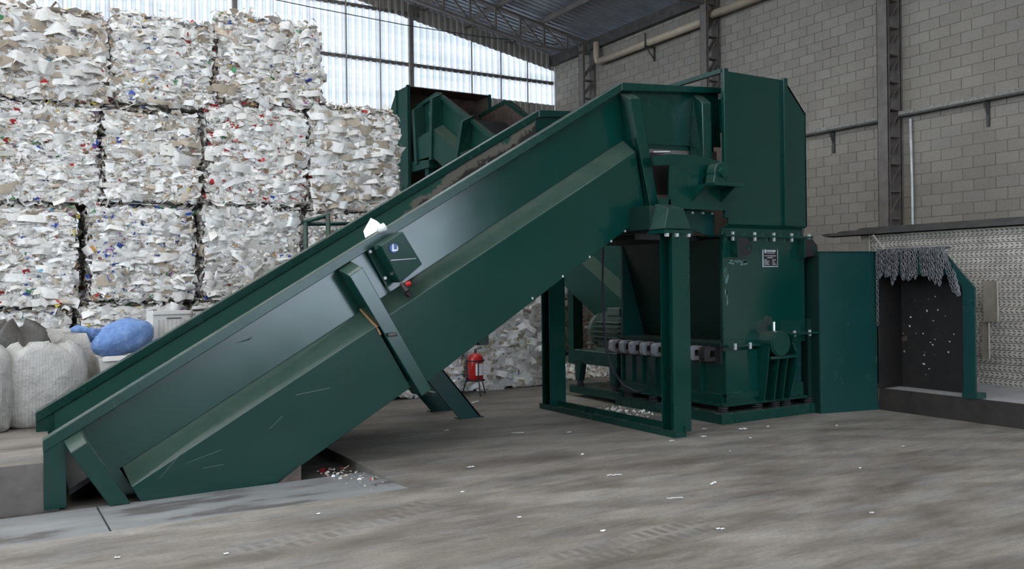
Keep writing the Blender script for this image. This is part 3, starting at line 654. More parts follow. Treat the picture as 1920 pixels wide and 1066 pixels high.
# chalky scuffs and a burn stain on the front plate
CHALK = plain('chalky_scuff', (0.10, 0.17, 0.15), 0.8); BURN = plain('burn_stain', (0.016, 0.030, 0.025), 0.5)
def blot(cx, cz, rx, rz, mat, name, y=7.479, n=9):
    q = [R.uniform(0.82, 1.08) for t in range(n)]; pts = [(cx + rx * q[t] * math.cos(t * 6.283 / n), cz + rz * q[t] * math.sin(t * 6.283 / n)) for t in range(n)]
    MB().py(pts, y - 0.001, y + 0.001).build(name, mat, sh)
for k in range(14): blot(7.50 + 0.30 * R.random(), 1.895 + 0.05 * R.random(), 0.03, 0.012, CHALK, 'paint_scuff', 7.4785)
for k in range(12): blot(7.42 + 0.06 * R.random(), 1.40 + 0.45 * R.random(), 0.012, 0.04, CHALK, 'paint_scuff', 7.4785)
blot(8.05, 1.12, 0.11, 0.11, BURN, 'burn_stain', n=14); blot(8.14, 1.2, 0.09, 0.07, BURN, 'burn_stain', 7.4782, 14)
# flange with bolts and lugs
MB().box(7.37, 8.90, 7.40, 9.55, 2.225, 2.25).build('hopper_flange', GREEN2, sh)
for x in (7.50, 7.87, 8.20, 8.52, 8.84):
    MB().box(x - 0.013, x + 0.013, 7.405, 7.43, 2.18, 2.285).build('flange_bolt', BOLT, sh)
MB().box(7.39, 8.82, 7.465, 7.48, 2.08, 2.225).build('top_strip', GREEN, sh)
def lug(x):
    a = [(x, 2.215), (x, 1.985), (x + 0.14, 2.0)] + [(x + 0.17 + 0.075 * math.cos(t), 2.09 + 0.085 * math.sin(t)) for t in [-1.2 + k * 0.4 for k in range(7)]] + [(x + 0.15, 2.215)]
    l = MB().py(a, 7.37, 7.40).build('lifting_lug', BLACK, sh)
    MB().tube([(x + 0.17, 7.372, 2.10), (x + 0.17, 7.362, 2.10)], 0.032, 12).build('lug_eye', GREEN2, l)
    MB().box(x - 0.015, x + 0.005, 7.36, 7.48, 1.98, 2.21).build('lug_plate', GREEN2, l)
lug(7.53); lug(8.70)
# name plate
npl = MB().box(8.06, 8.325, 7.470, 7.478, 1.865, 2.105).build('name_plate', PRINTW, sh)
MB().box(8.072, 8.313, 7.467, 7.4695, 1.877, 2.093).build('plate_field', BLACK, npl)
def dash(x0, x1, z, h): MB().box(8.072 + x0, 8.072 + x1, 7.4655, 7.467, z, z + h).build('plate_print', PRINTW, npl)
X0 = 0.06
for k in range(8): dash(X0 + k * 0.019, X0 + k * 0.019 + 0.015, 2.052, 0.022)
dash(0.015, 0.048, 2.035, 0.045)
for k in range(9): dash(0.062 + k * 0.015, 0.062 + k * 0.015 + 0.010, 2.031, 0.008)
for k in range(12): dash(0.02 + k * 0.0165, 0.02 + k * 0.0165 + 0.012, 1.998, 0.009)
for k in range(6): dash(0.065 + k * 0.0165, 0.065 + k * 0.0165 + 0.012, 1.976, 0.009)
for r_, (a, b) in enumerate(((3, 4), (6, 2), (5, 3), (6, 5))):
    for k in range(a): dash(0.012 + k * 0.0145, 0.012 + k * 0.0145 + 0.011, 1.948 - r_ * 0.0185, 0.009)
    for k in range(b): dash(0.155 + k * 0.0145, 0.155 + k * 0.0145 + 0.011, 1.948 - r_ * 0.0185, 0.009)
# hopper
YH0, YH1 = 7.45, 9.80
hp = [(7.46, 4.205), (8.47, 4.205), (8.83, 3.83), (8.845, 2.38), (7.46, 2.38)]
MB().py(hp, YH0, YH0 + 0.02).build('hopper_front', GREEN, sh)
MB().py(hp, YH1 - 0.02, YH1).build('hopper_back', GREEN, sh)
MB().py([(p[0], p[1] - 0.01) for p in hp], YH1 - 0.03, YH1 - 0.021).build('hopper_lining', LINING, sh)
MB().loft([(7.46, YH0, 2.38), (8.845, YH0, 2.38), (8.845, YH0 + 0.02, 2.38), (7.46, YH0 + 0.02, 2.38)], [(7.40, 7.50, 2.33), (8.80, 7.50, 2.33), (8.80, 7.52, 2.33), (7.40, 7.52, 2.33)]).build('hopper_step', GREEN, sh)
MB().box(7.39, 8.82, 7.495, 7.515, 2.24, 2.335).build('hopper_foot', GREEN, sh)
MB().box(8.825, 8.845, YH0, YH1, 2.38, 3.83).build('hopper_right', GREEN, sh)
MB().loft([(8.47, YH0, 4.205), (8.83, YH0, 3.83), (8.83, YH0, 3.80), (8.45, YH0, 4.185)], [(8.47, YH1, 4.205), (8.83, YH1, 3.83), (8.83, YH1, 3.80), (8.45, YH1, 4.185)]).build('hopper_slope', GREEN, sh)
MB().box(7.385, 7.46, YH0 - 0.035, YH0 + 0.02, 2.45, 4.23).build('hopper_edge_bar', GREEN, sh, bevel=0.005)
MB().box(7.385, 7.46, YH1 - 0.02, YH1 + 0.035, 2.45, 4.23).build('hopper_edge_bar', GREEN, sh)
MB().box(7.385, 7.44, YH0, YH1, 4.18, 4.23).build('hopper_edge_bar', GREEN2, sh)
MB().box(8.40, 8.475, YH0 - 0.04, YH0 + 0.01, 2.38, 4.225).build('hopper_rib', GREEN, sh, bevel=0.005)
MB().px([(YH0 + 0.02, 3.80), (YH1 - 0.02, 3.80), (YH1 - 0.02, 2.3), (YH0 + 0.02, 2.3)], 8.79, 8.81).build('hopper_inner_wall', LINING, sh)
# curved guard below the drum
arc = [(6.85, 2.54), (7.40, 2.54), (7.40, 2.27)] + [(6.85 + 0.55 * math.sin(t), 1.95 + 0.55 * math.cos(t)) for t in [math.radians(85 - 8.5 * k) for k in range(11)]]
arc = [(6.88, 2.54), (7.42, 2.54), (7.42, 2.245)] + [(7.42 - 0.54 * math.sin(math.radians(a)) * 1.0, 2.245 + 0.29 * (1 - math.cos(math.radians(a)))) for a in range(10, 91, 10)]
MB().py(arc, 7.64, 7.66).build('curved_guard', TEAL, sh)
for x in (7.05, 7.22, 7.37): MB().box(x - 0.012, x + 0.012, 7.61, 7.63, 2.50, 2.525).build('bolt', BOLT, sh)
MB().box(6.4, 7.45, 7.9, 9.4, 2.2, 2.26).build('throat_cover', BLACK, sh)

# ------------------------------------------------------------------ motor on its pedestal
mo = empty('electric_motor', (7.75, 10.0, 0.7), 'grey green finned electric motor behind the shredder', 'motor')
yc, zc = 10.0, 0.985
MB().tube([(7.75, 10.42, zc), (7.75, 10.40, zc), (7.75, 10.28, zc)], [0.12, 0.24, 0.27], 24).build('fan_cover', MOTOR, mo, True)
MB().tube([(7.75, 10.28, zc), (7.75, 9.62, zc)], 0.225, 24).build('housing', MOTOR, mo, True)
for k in range(22):
    a = math.radians(-80 + k * 16.4); dx, dz = math.cos(a), math.sin(a)
    MB().bar((7.75 + dx * 0.25, 10.26, zc + dz * 0.25), (7.75 + dx * 0.25, 9.64, zc + dz * 0.25), 0.012 if abs(dz) > 0.7 else 0.06, 0.06 if abs(dz) > 0.7 else 0.012).build('fin', MOTOR, mo)
MB().box(7.6, 7.9, 9.75, 10.05, zc + 0.22, zc + 0.34).build('terminal_box', MOTOR, mo, bevel=0.01)
MB().box(7.5, 8.0, 9.68, 10.22, zc - 0.285, zc - 0.24).build('foot', MOTOR, mo)
pd = empty('motor_pedestal', (7.7, 10.0, 0.17), 'green welded steel pedestal under the electric motor', 'pedestal')
MB().box(7.35, 8.2, 9.50, 10.55, 0.50, 0.70).build('top_box', GREEN2, pd, bevel=0.006)
for y in (10.37, 9.52):
    MB().px([(y, 0.5), (y + 0.17, 0.5), (y + 0.17 - 0.02, 0.24), (y + 0.06, 0.24)], 7.36, 7.46).build('leg', GREEN2, pd)
    MB().px([(y, 0.5), (y + 0.17, 0.5), (y + 0.15, 0.24), (y + 0.06, 0.24)], 8.08, 8.18).build('leg', GREEN2, pd)
    for x in (7.41, 8.13): MB().tube([(x, y + 0.1, 0.17), (x, y + 0.1, 0.24)], 0.05, 10).build('rubber_foot', RUBBER, pd)
tag(MB().tube([(7.05, 9.36, 2.55), (7.06, 9.40, 2.2), (7.06, 9.42, 1.6), (7.07, 9.41, 1.15), (7.08, 9.37, 0.75), (7.1, 9.27, 0.5), (7.14, 9.1, 0.32), (7.25, 8.98, 0.235), (7.40, 8.95, 0.232)], 0.016, 8).build('power_cable', CABLE, smooth=True),
    'dark braided cable hanging down in front of the motor', 'cable')

# ------------------------------------------------------------------ discharge housing with dark mouth and chains
dh = empty('discharge_housing', (9.6, 6.8, 0), 'green steel housing with a wide dark mouth beside the shredder', 'housing')
A, B = (8.90, 7.32), (9.775, 7.13)
MB().pz([A, B, (9.78, 7.15), (8.905, 7.34)], 0.0, 2.05).build('front_panel', TEAL, dh)
MB().pz([(8.895, 7.312), (9.78, 7.118), (9.785, 7.135), (8.90, 7.33)], 0.0, 0.085).build('kick_strip', TEAL, dh)
MB().box(8.895, 8.915, 7.33, 8.4, 0.0, 2.05).build('left_panel', DKGREEN, dh)
MB().pz([A, B, (11.0, 7.13), (11.0, 8.4), (8.9, 8.4)], 2.035, 2.06).build('roof_panel', TEAL, dh)
MB().box(8.83, 8.90, 7.45, 7.55, 0.20, 1.2).build('side_flange', DKGREEN, dh)
MB().px([(7.60, 2.06), (8.3, 2.06), (8.3, 2.32)], 8.86, 9.2).build('wedge_cover', GREEN2, dh)
mouth = [(7.13, 2.05), (6.22, 2.045), (5.82, 1.585), (5.965, 1.60), (6.10, 1.74), (7.13, 1.75)]
MB().px(mouth, 9.77, 9.80).build('lintel', TEAL, dh)
MB().px([(5.82, 1.585), (5.82, 0.28), (5.965, 0.28), (5.965, 1.60)], 9.77, 9.80).build('post', TEAL, dh)
MB().box(9.76, 9.95, 5.80, 5.98, 0.28, 0.345).build('post_foot', TEAL, dh)
MB().loft([(9.78, 6.22, 2.045), (9.78, 5.82, 1.585), (9.78, 5.84, 1.575), (9.78, 6.24, 2.03)], [(10.3, 6.62, 2.035), (10.3, 6.22, 1.585), (10.3, 6.24, 1.575), (10.3, 6.64, 2.02)]).build('slope_panel', TEAL, dh)
MB().pz([(9.80, 5.83), (10.3, 6.23), (10.3, 6.26), (9.80, 5.86)], 0.28, 1.585).build('right_panel', TEAL, dh)
MB().pz([(9.77, 6.22), (10.3, 6.62), (10.3, 7.15), (9.77, 7.15)], 2.03, 2.05).build('roof_panel', TEAL, dh)
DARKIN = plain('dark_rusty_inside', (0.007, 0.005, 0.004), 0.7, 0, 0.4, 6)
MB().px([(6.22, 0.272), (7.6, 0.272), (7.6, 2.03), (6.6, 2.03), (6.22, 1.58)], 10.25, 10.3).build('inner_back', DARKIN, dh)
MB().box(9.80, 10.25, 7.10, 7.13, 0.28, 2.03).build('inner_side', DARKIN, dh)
for k in range(60):
    y = R.uniform(6.3, 7.5); z = 0.45 + R.random() ** 1.3 * 1.15; s = R.uniform(0.006, 0.018)
    if k == 0: y, z, s = 7.05, 0.90, 0.055
    a = R.uniform(0, 6.28); pts = [(10.246 - 0.004, y + s * R.uniform(0.5, 1.2) * math.cos(a + t * 1.57), z + s * R.uniform(0.5, 1.2) * math.sin(a + t * 1.57)) for t in range(4)]
    MB().loft(pts, [(p[0] + 0.003, p[1], p[2]) for p in pts]).build('paper_fleck', PAPERW if k % 4 else LINING, dh)
# chains
def chain(path, label, name='steel_chain'):
    pts = [Vector(p) for p in path]; L = [0]
    for p, q in zip(pts[:-1], pts[1:]): L.append(L[-1] + (q - p).length)
    pitch = 0.040; n = int(L[-1] / pitch); mb = MB()
    for i in range(n + 1):
        s = i * pitch; k = max(j for j in range(len(L)) if L[j] <= s + 1e-9); k = min(k, len(pts) - 2)
        p = pts[k].lerp(pts[k + 1], (s - L[k]) / max(1e-6, L[k + 1] - L[k])); d = (pts[k + 1] - pts[k]).normalized()
        u = Vector((1, 0, 0)); u = (u - d * u.dot(d)).normalized(); v = d.cross(u)
        if i % 2: u, v = v, u
        ring = []
        for t in range(8):
            th = t * math.pi / 4; cpt = p + d * 0.025 * math.cos(th) + u * 0.0155 * math.sin(th); nn = (d * math.cos(th) + u * math.sin(th)).normalized()
            ring.append([cpt + nn * 0.0054 * math.cos(w_) + v * 0.0054 * math.sin(w_) for w_ in (0, 1.57, 3.14, 4.71)])
        b = len(mb.v); mb.v += [tuple(q) for r_ in ring for q in r_]
        for t in range(8):
            for w_ in range(4):
                t2 = (t + 1) % 8; w2 = (w_ + 1) % 4; mb.f.append((b + t * 4 + w_, b + t2 * 4 + w_, b + t2 * 4 + w2, b + t * 4 + w2))
    return tag(mb.build(name, CHAIN, smooth=True), label, 'chain', 'chains draped over the housing mouth')
CL = 'grey steel chain looped over the top edge of the dark housing mouth'
k = 0
y = 7.10
while y > 6.19:
    gap = (6.78 < y < 6.80) or (6.50 < y < 6.56)
    dep = R.uniform(0.24, 0.34) if 6.55 < y < 6.86 or y > 6.9 else R.uniform(0.26, 0.40)
    wd = R.uniform(0.035, 0.075); xo = 9.748 - (k % 3) * 0.012
    zt = 2.075; path = [(9.86, y + 0.02, zt - 0.005), (9.80, y + 0.01, zt), (xo + 0.01, y, zt - 0.01), (xo, y, zt - 0.06)]
    for t in range(9):
        a = t / 8.0; path.append((xo, y - wd * a, zt - 0.06 - dep * math.sin(math.pi * a) ** 0.55))
    path += [(xo + 0.01, y - wd, zt - 0.01), (9.80, y - wd - 0.01, zt), (9.86, y - wd - 0.02, zt - 0.005)]
    if not gap: chain(path, CL)
    y -= R.uniform(0.026, 0.042); k += 1
for dy in (0.0, 0.03, 0.055):
    chain([(9.745, 6.21 - dy * 0.3, 2.05), (9.745, 6.16 - dy, 1.85), (9.745, 6.07 - dy, 1.56 + dy), (9.745, 6.01 - dy * 0.4, 1.50), (9.745, 6.0, 1.58), (9.745, 6.06, 1.8)], CL)
tag(chain([(9.755, 7.10, 2.05), (9.75, 7.105, 1.9), (9.752, 7.098, 1.5), (9.752, 7.10, 1.13)], 'single long chain hanging at the left edge of the dark housing mouth'), None, None, 'chains draped over the housing mouth')

# ------------------------------------------------------------------ stack of perforated uprights
def upright_mesh():
    b = MB().box(0, 0.09, -2.9, 2.9, 0, 0.088)
    me = b.build('rack_upright', GALV, bevel=0.004); return me
def slots_mesh(flip):
    mb = MB(); n = 86
    for i in range(n):
        y = -2.85 + i * 0.0665
        for s in (-1, 1):
            c = 0.044 + s * 0.020; d = s * (1 if flip else -1)
            y0, y1, z0, z1 = y - 0.019, y + 0.019, c - 0.009 * d, c + 0.009 * d
            mb.loft([(-0.0012, y0, z0 - 0.0062), (-0.0012, y1, z1 - 0.0062), (-0.0012, y1, z1 + 0.0062), (-0.0012, y0, z0 + 0.0062)],
                    [(0.002, y0, z0 - 0.0062), (0.002, y1, z1 - 0.0062), (0.002, y1, z1 + 0.0062), (0.002, y0, z0 + 0.0062)])
    return mb.build('slot_shade', GALVDARK)  # solid dark strips on the face; the slots' inner shade is their colour
up0 = upright_mesh(); sl = [slots_mesh(False), slots_mesh(True)]
ORD = ['lowest', 'second lowest', 'third', 'fourth', 'fifth', 'sixth', 'seventh', 'eighth', 'ninth', 'tenth', 'eleventh', 'twelfth', 'thirteenth', 'fourteenth', 'fifteenth', 'sixteenth', 'seventeenth', 'eighteenth', 'nineteenth', 'twentieth', 'second highest', 'topmost']
for i in range(22):
    o = up0 if i == 0 else up0.copy()
    if i: C.objects.link(o)
    o.location = (11.32 + R.uniform(-0.012, 0.012), 5.55 + R.uniform(-0.12, 0.08), 0.27 + i * 0.095)
    tag(o, 'perforated galvanised rack upright, %s in the stack on the platform%s' % (ORD[i], ' counted from below' if 1 < i < 20 else ''), 'rack upright', 'rack uprights stacked on the platform')
    s = sl[i % 2] if i < 2 else sl[i % 2].copy()
    if i > 1: C.objects.link(s)
    s.parent = o; tag(s, kind='stuff'); s.name = 'slot_shade'
for i, (y1, z, x, lab) in enumerate(((9.05, 2.365, 11.22, 'front lowest'), (8.85, 2.395, 11.33, 'middle'), (8.55, 2.43, 11.42, 'rear upper'))):
    b = MB().box(x, x + 0.16, 2.6, y1, z, z + 0.012).box(x, x + 0.012, 2.6, y1, z, z + 0.06)
    b.loft([(x, y1, z), (x + 0.012, y1, z), (x + 0.012, y1, z + 0.06), (x, y1, z + 0.06)], [(x + 0.02, y1 + 0.12, z + 0.03), (x + 0.03, y1 + 0.12, z + 0.03), (x + 0.03, y1 + 0.12, z + 0.05), (x + 0.02, y1 + 0.12, z + 0.05)])
    tag(b.build('steel_angle', STEELDK), 'long dark steel angle lying on the upright stack, %s of three' % lab, 'steel angle', 'steel angles on the stack')
# posts holding the stack and things hung on it
for (y0, y1, zt, zb, lab) in ((8.31, 8.47, 2.37, 0.27, 'tan steel plate standing at the left end of the upright stack'), (6.38, 6.58, 1.66, 1.12, 'tan steel plate leaning on the uprights just right of the dark mouth'),
                              (6.50, 6.60, 1.10, 0.62, 'narrow tan steel plate below the leaning one beside the dark mouth'), (5.72, 5.88, 1.46, 0.98, 'small tan steel bracket plate hung on the uprights at the right')):
    r = MB().loft([(11.24, y0, zb), (11.24, y1, zb), (11.25, y1, zb), (11.25, y0, zb)], [(11.29, y0 + 0.03, zt), (11.29, y1 + 0.03, zt), (11.30, y1 + 0.03, zt), (11.30, y0 + 0.03, zt)]).build('steel_plate', plain('tan_steel', (0.24, 0.21, 0.17), 0.55, 0.2)); tag(r, lab, 'plate')
    MB().bar((11.235, y0, zb), (11.285, y0 + 0.03, zt), 0.012, 0.02).build('edge_strip', GALV, r)
tag(MB().bar((11.285, 5.70, 1.00), (11.27, 5.72, 0.50), 0.02, 0.02).build('plastic_rod', TRANSROD), 'short white rod hanging on the uprights at the far right', 'rod')
tag(MB().bar((11.18, 8.2, 2.36), (11.24, 8.05, 2.14), 0.02, 0.02).build('steel_strut', GALV), 'slim pale strut propped at the left end of the upright stack', 'strut')

# ------------------------------------------------------------------ second shredding line in the background
c2 = empty('inclined_conveyor', (10.1, 15, 0), 'second green inclined conveyor, in the background behind the big one', 'conveyor')
XU, XL = 9.20, 8.95
def sx(poly, x0, x1): return MB().px(poly, x0, x1)
XC = 10.15
def both2(fn, name, mat, root):
    for s in (0, 1):
        mb = fn()
        if s: mb.v = [(2 * XC - x, y, z) for x, y, z in mb.v]
        mb.build(name, mat, root)
K2 = 18.80
r2 = lambda y: 6.36 - 0.50 * (K2 - y) if y < K2 else 6.36 - 0.09 * (y - K2)
l2 = lambda y: 5.57 - 0.57 * (18.7 - y)
def rr2(y): return 6.36 - 0.521 * (K2 - y)
both2(lambda: sx([(8.6, 0.75), (K2, 6.34), (K2, 5.55), (9.3, 0.25), (8.6, 0.0)], XU, XU + 0.02), 'side_wall', GREENB, c2)
both2(lambda: sx([(K2, 6.34), (20.2, 6.22), (20.2, 5.42), (K2, 5.55)], XU, XU + 0.02), 'head_wall', GREENB, c2)
both2(lambda: sx([(8.6, 0.80), (K2, 6.38), (K2, 6.28), (8.6, 0.70)], XU - 0.08, XU + 0.05), 'rim_flange', GREENB, c2)
both2(lambda: sx([(K2, 6.38), (20.2, 6.25), (20.2, 6.16), (K2, 6.28)], XU - 0.08, XU + 0.05), 'head_rim_flange', GREENB, c2)
both2(lambda: sx([(8.65, 0.7), (K2, 6.3), (20.1, 6.15), (20.1, 5.4), (K2, 5.55), (9.3, 0.3), (8.65, 0.02)], XU + 0.022, XU + 0.03), 'inner_lining', RUSTY, c2)
def sk2(f, b): return MB().loft([(XL, y, z) for y, z in f], [(XU + 0.01, y, z) for y, z in b])
both2(lambda: sk2([(8.9, 0.0), (18.62, 5.42), (18.66, 4.76), (10.2, 0.0)], [(8.9, 0.15), (18.62, 5.56), (18.66, 4.76), (10.2, 0.0)]), 'skirt_panel', GREENB, c2)
both2(lambda: sk2([(18.74, 5.44), (19.75, 5.33), (19.75, 4.80), (18.74, 4.72)], [(18.74, 5.56), (19.75, 5.44), (19.75, 4.80), (18.74, 4.72)]), 'skirt_panel', GREENB, c2)
for (yt, zt, yb, zb) in ((19.62, 6.08, 19.5, 4.7), (18.56, 6.16, 18.66, 4.70), (17.0, 5.34, 17.30, 4.55), (13.6, 3.45, 13.95, 1.95)):
    both2(lambda: MB().loft([(XL - 0.05, yt, zt), (XL - 0.05, yt + 0.14, zt + 0.02), (XL - 0.05, yb + 0.14, zb), (XL - 0.05, yb, zb)], [(XU, yt + 0.02, zt + 0.16), (XU, yt + 0.16, zt + 0.18), (XU, yb + 0.14, zb), (XU, yb, zb)]), 'stiffener', GREENB, c2)
MB().loft([(XU + 0.05, 9, 0.3), (11.05, 9, 0.3), (11.05, 9, 0.25), (XU + 0.05, 9, 0.25)], [(XU + 0.05, K2, 5.8), (11.05, K2, 5.8), (11.05, K2, 5.74), (XU + 0.05, K2, 5.74)]).build('belt', RUBBER, c2)
for y in (14.85, 19.2):
    for x in (9.15, 11.1) if y > 18 else (10.4,):
        MB().box(x - 0.12, x + 0.12, y - 0.1, y + 0.1, 0, 1.75 if y < 18 else 4.7).build('portal_column', GREENB, c2)
MB().box(9.0, 11.3, 14.72, 14.98, 1.75, 1.95).build('portal_beam', GREENB, c2)
st = MB().box(XU - 0.006, XU - 0.002, 18.95, 19.35, 5.80, 6.0).build('warning_sticker', PAPERW, c2)
MB().box(XU - 0.008, XU - 0.006, 19.0, 19.2, 5.93, 5.96).box(XU - 0.008, XU - 0.006, 19.0, 19.2, 5.84, 5.88).build('sticker_print', STEELDK, st)
MB().box(XL, 9.2, 18.9, 19.9, 4.55, 4.8).build('head_crossbeam', GREENB, c2)
s2 = empty('paper_shredder', (10.1, 20.4, 0), 'second green shredder hopper in the background against the translucent gable', 'shredder')
hx0, hx1, hy0, hy1, hz0, hz1 = 8.88, 11.28, 19.95, 21.07, 4.2, 6.74
MB().px([(hy0, hz1), (hy0 + 0.75, hz1), (hy1, 6.35), (hy1, hz0), (hy0, hz0)], hx0, hx0 + 0.02).build('hopper_side', GREENB, s2)
MB().px([(hy0, hz1), (hy0 + 0.75, hz1), (hy1, 6.35), (hy1, hz0), (hy0, hz0)], hx1 - 0.02, hx1).build('hopper_side', LINING, s2)
MB().box(hx0, hx1, hy1 - 0.02, hy1, hz0, 6.35).build('hopper_back', LINING, s2)
MB().loft([(hx0, hy0 + 0.75, hz1), (hx0, hy1, 6.35), (hx0, hy1, 6.33), (hx0, hy0 + 0.75, hz1 - 0.02)], [(hx1, hy0 + 0.75, hz1), (hx1, hy1, 6.35), (hx1, hy1, 6.33), (hx1, hy0 + 0.75, hz1 - 0.02)]).build('hopper_slope', LINING, s2)
MB().box(hx0, hx1, hy0, hy0 + 0.77, hz1 - 0.02, hz1).build('hopper_top', LINING, s2)
MB().box(hx0 - 0.03, hx0 + 0.05, hy0 - 0.03, hy0 + 0.05, hz0, hz1 + 0.02).build('hopper_edge_bar', GREENB, s2)
MB().box(hx0 - 0.03, hx0 + 0.02, hy0 + 0.68, hy0 + 0.76, hz0, hz1 + 0.02).build('hopper_rib', GREENB, s2)
MB().box(hx1 - 0.04, hx1 + 0.02, hy0 - 0.02, hy0 + 0.04, hz0, hz1 + 0.02).build('hopper_edge_bar', GREENB, s2)
MB().box(hx0 - 0.02, hx0 + 0.03, hy0, hy1, 5.18, 5.22).build('hopper_rib', GREENB, s2)
MB().box(8.8, 11.3, 19.9, 21.07, 0.0, 4.2).build('body', GREENB, s2)
for y in (20.1, 20.5, 20.9): MB().loft([(8.70, y, 3.4), (8.70, y + 0.04, 3.4), (8.8, y + 0.04, 3.4), (8.8, y, 3.4)], [(8.78, y, 4.2), (8.78, y + 0.04, 4.2), (8.8, y + 0.04, 4.2), (8.8, y, 4.2)]).build('body_rib', GREENB, s2)

# ------------------------------------------------------------------ paper bales
rng = np.random.default_rng(11)
COLS = np.array([[0.50, 0.03, 0.03], [0.05, 0.10, 0.42], [0.62, 0.50, 0.08], [0.08, 0.28, 0.12], [0.34, 0.22, 0.12], [0.10, 0.10, 0.11], [0.30, 0.10, 0.32], [0.12, 0.36, 0.48], [0.55, 0.26, 0.06], [0.45, 0.42, 0.38]])
def flakes(n, origin, ax_u, ax_v, nrm, lu, lv, size, warm, colfrac, colw, bright, jut, flat=False):
    """n bent paper pieces scattered on a rectangle; returns verts (n*6,3) and colours (n,3)"""
    U, V, N = (np.array(a, float) for a in (ax_u, ax_v, nrm))
    u = rng.random(n); v = rng.random(n)
    layer = np.round(v * 9) / 9
    v = np.where(rng.random(n) < 0.45, np.clip(layer + rng.normal(0, 0.02, n), 0, 1), v)
    P = np.array(origin, float) + np.outer(u * lu, U) + np.outer(v * lv, V) + np.outer(rng.normal(0, jut, n) + 0.6 * jut * np.sin(v * 40 + 3 * u), N)
    th = rng.normal(0, 0.35, n) + (rng.random(n) < 0.25) * rng.uniform(-1.5, 1.5, n)
    ti = rng.normal(0.25, 0.42, n); tj = rng.normal(0, 0.25, n)
    if flat: th = rng.normal(0, 0.16, n); ti = rng.normal(0.2, 0.3, n); tj = rng.normal(0, 0.12, n)
    a = np.cos(th)[:, None] * U + np.sin(th)[:, None] * V
    b = -np.sin(th)[:, None] * U + np.cos(th)[:, None] * V
    b = b * np.cos(ti)[:, None] + N * np.sin(ti)[:, None]
    a = a * np.cos(tj)[:, None] + N * np.sin(tj)[:, None]
    w_ = size * np.exp(rng.normal(0, 0.55, n)); asp = rng.uniform(0.28, 0.95, n)
    if flat: w_ = np.clip(size * np.exp(rng.normal(0, 0.35, n)), 0.06, 0.34); asp = rng.uniform(0.10, 0.45, n)
    strip = rng.random(n) < (0.05 if flat else 0.22); cm = rng.random(n) < colfrac * 1.15
    w_ = np.where(cm, np.minimum(w_, 0.085), w_)
    asp = np.where(strip, rng.uniform(0.06, 0.18, n), asp); cmx = None
    w_ = np.clip(np.where(strip, w_ * 1.3, w_), 0.015, 0.34 if flat else 0.16); h_ = w_ * asp
    nn = np.cross(a, b); cur = rng.normal(0.0, 0.28, n) * w_
    out = np.empty((n, 6, 3))
    for k, (s, t) in enumerate(((-.5, -.5), (0, -.5), (.5, -.5), (.5, .5), (0, .5), (-.5, .5))):
        js = s + rng.normal(0, 0.07, n); jt = t + rng.normal(0, 0.09, n)
        out[:, k] = P + a * (w_ * js)[:, None] + b * (h_ * jt)[:, None] + (nn * cur[:, None] if s == 0 else 0)
    base = np.array([0.925, 0.885, 0.825]) + np.outer(rng.normal(0, 1, n), np.array([0.03, 0.035, 0.045])) 
    base = base * (1 - rng.random(n)[:, None] ** 2 * 0.22) * bright
    kraft = rng.random(n) < warm; base[kraft] = np.array([0.60, 0.50, 0.38]) * (0.6 + 0.5 * rng.random((kraft.sum(), 1)))
    idx = rng.choice(len(COLS), cm.sum(), p=np.array(colw) / np.sum(colw)); base[cm] = COLS[idx] * (0.7 + 0.6 * rng.random((cm.sum(), 1)))
    return out, np.clip(base, 0, 0.95)
def flake_obj(name, parts, parent, mat=PAPER):
    V = np.concatenate([p[0] for p in parts]).reshape(-1, 3); Cc = np.concatenate([p[1] for p in parts]); n = len(Cc)
    off = np.zeros(3); p = parent
    while p is not None: off += np.array(p.location); p = p.parent
    me = bpy.data.meshes.new(name); me.vertices.add(n * 6); me.vertices.foreach_set('co', (V - off).astype(np.float32).ravel())
    base = (np.arange(n) * 6)[:, None]; q = np.stack([base + np.array([0, 1, 4, 5]), base + np.array([1, 2, 3, 4])], 1).reshape(-1)
    me.loops.add(n * 8); me.loops.foreach_set('vertex_index', q.astype(np.int32))
    me.polygons.add(n * 2); me.polygons.foreach_set('loop_start', np.arange(0, n * 8, 4, dtype=np.int32)); me.polygons.foreach_set('loop_total', np.full(n * 2, 4, np.int32))
    ca = me.color_attributes.new('Col', 'FLOAT_COLOR', 'POINT')
    cols = np.repeat(np.concatenate([Cc, np.ones((n, 1))], 1), 6, axis=0); ca.data.foreach_set('color', cols.astype(np.float32).ravel())
    me.update(); me.validate(); me.materials.append(mat)
    o = bpy.data.objects.new(name, me); C.objects.link(o); o.parent = parent; tag(o, kind='stuff') if parent else None
    return o
CW = [3, 3, 2, 1.2, 3, 2, 0.8, 1, 1, 3]
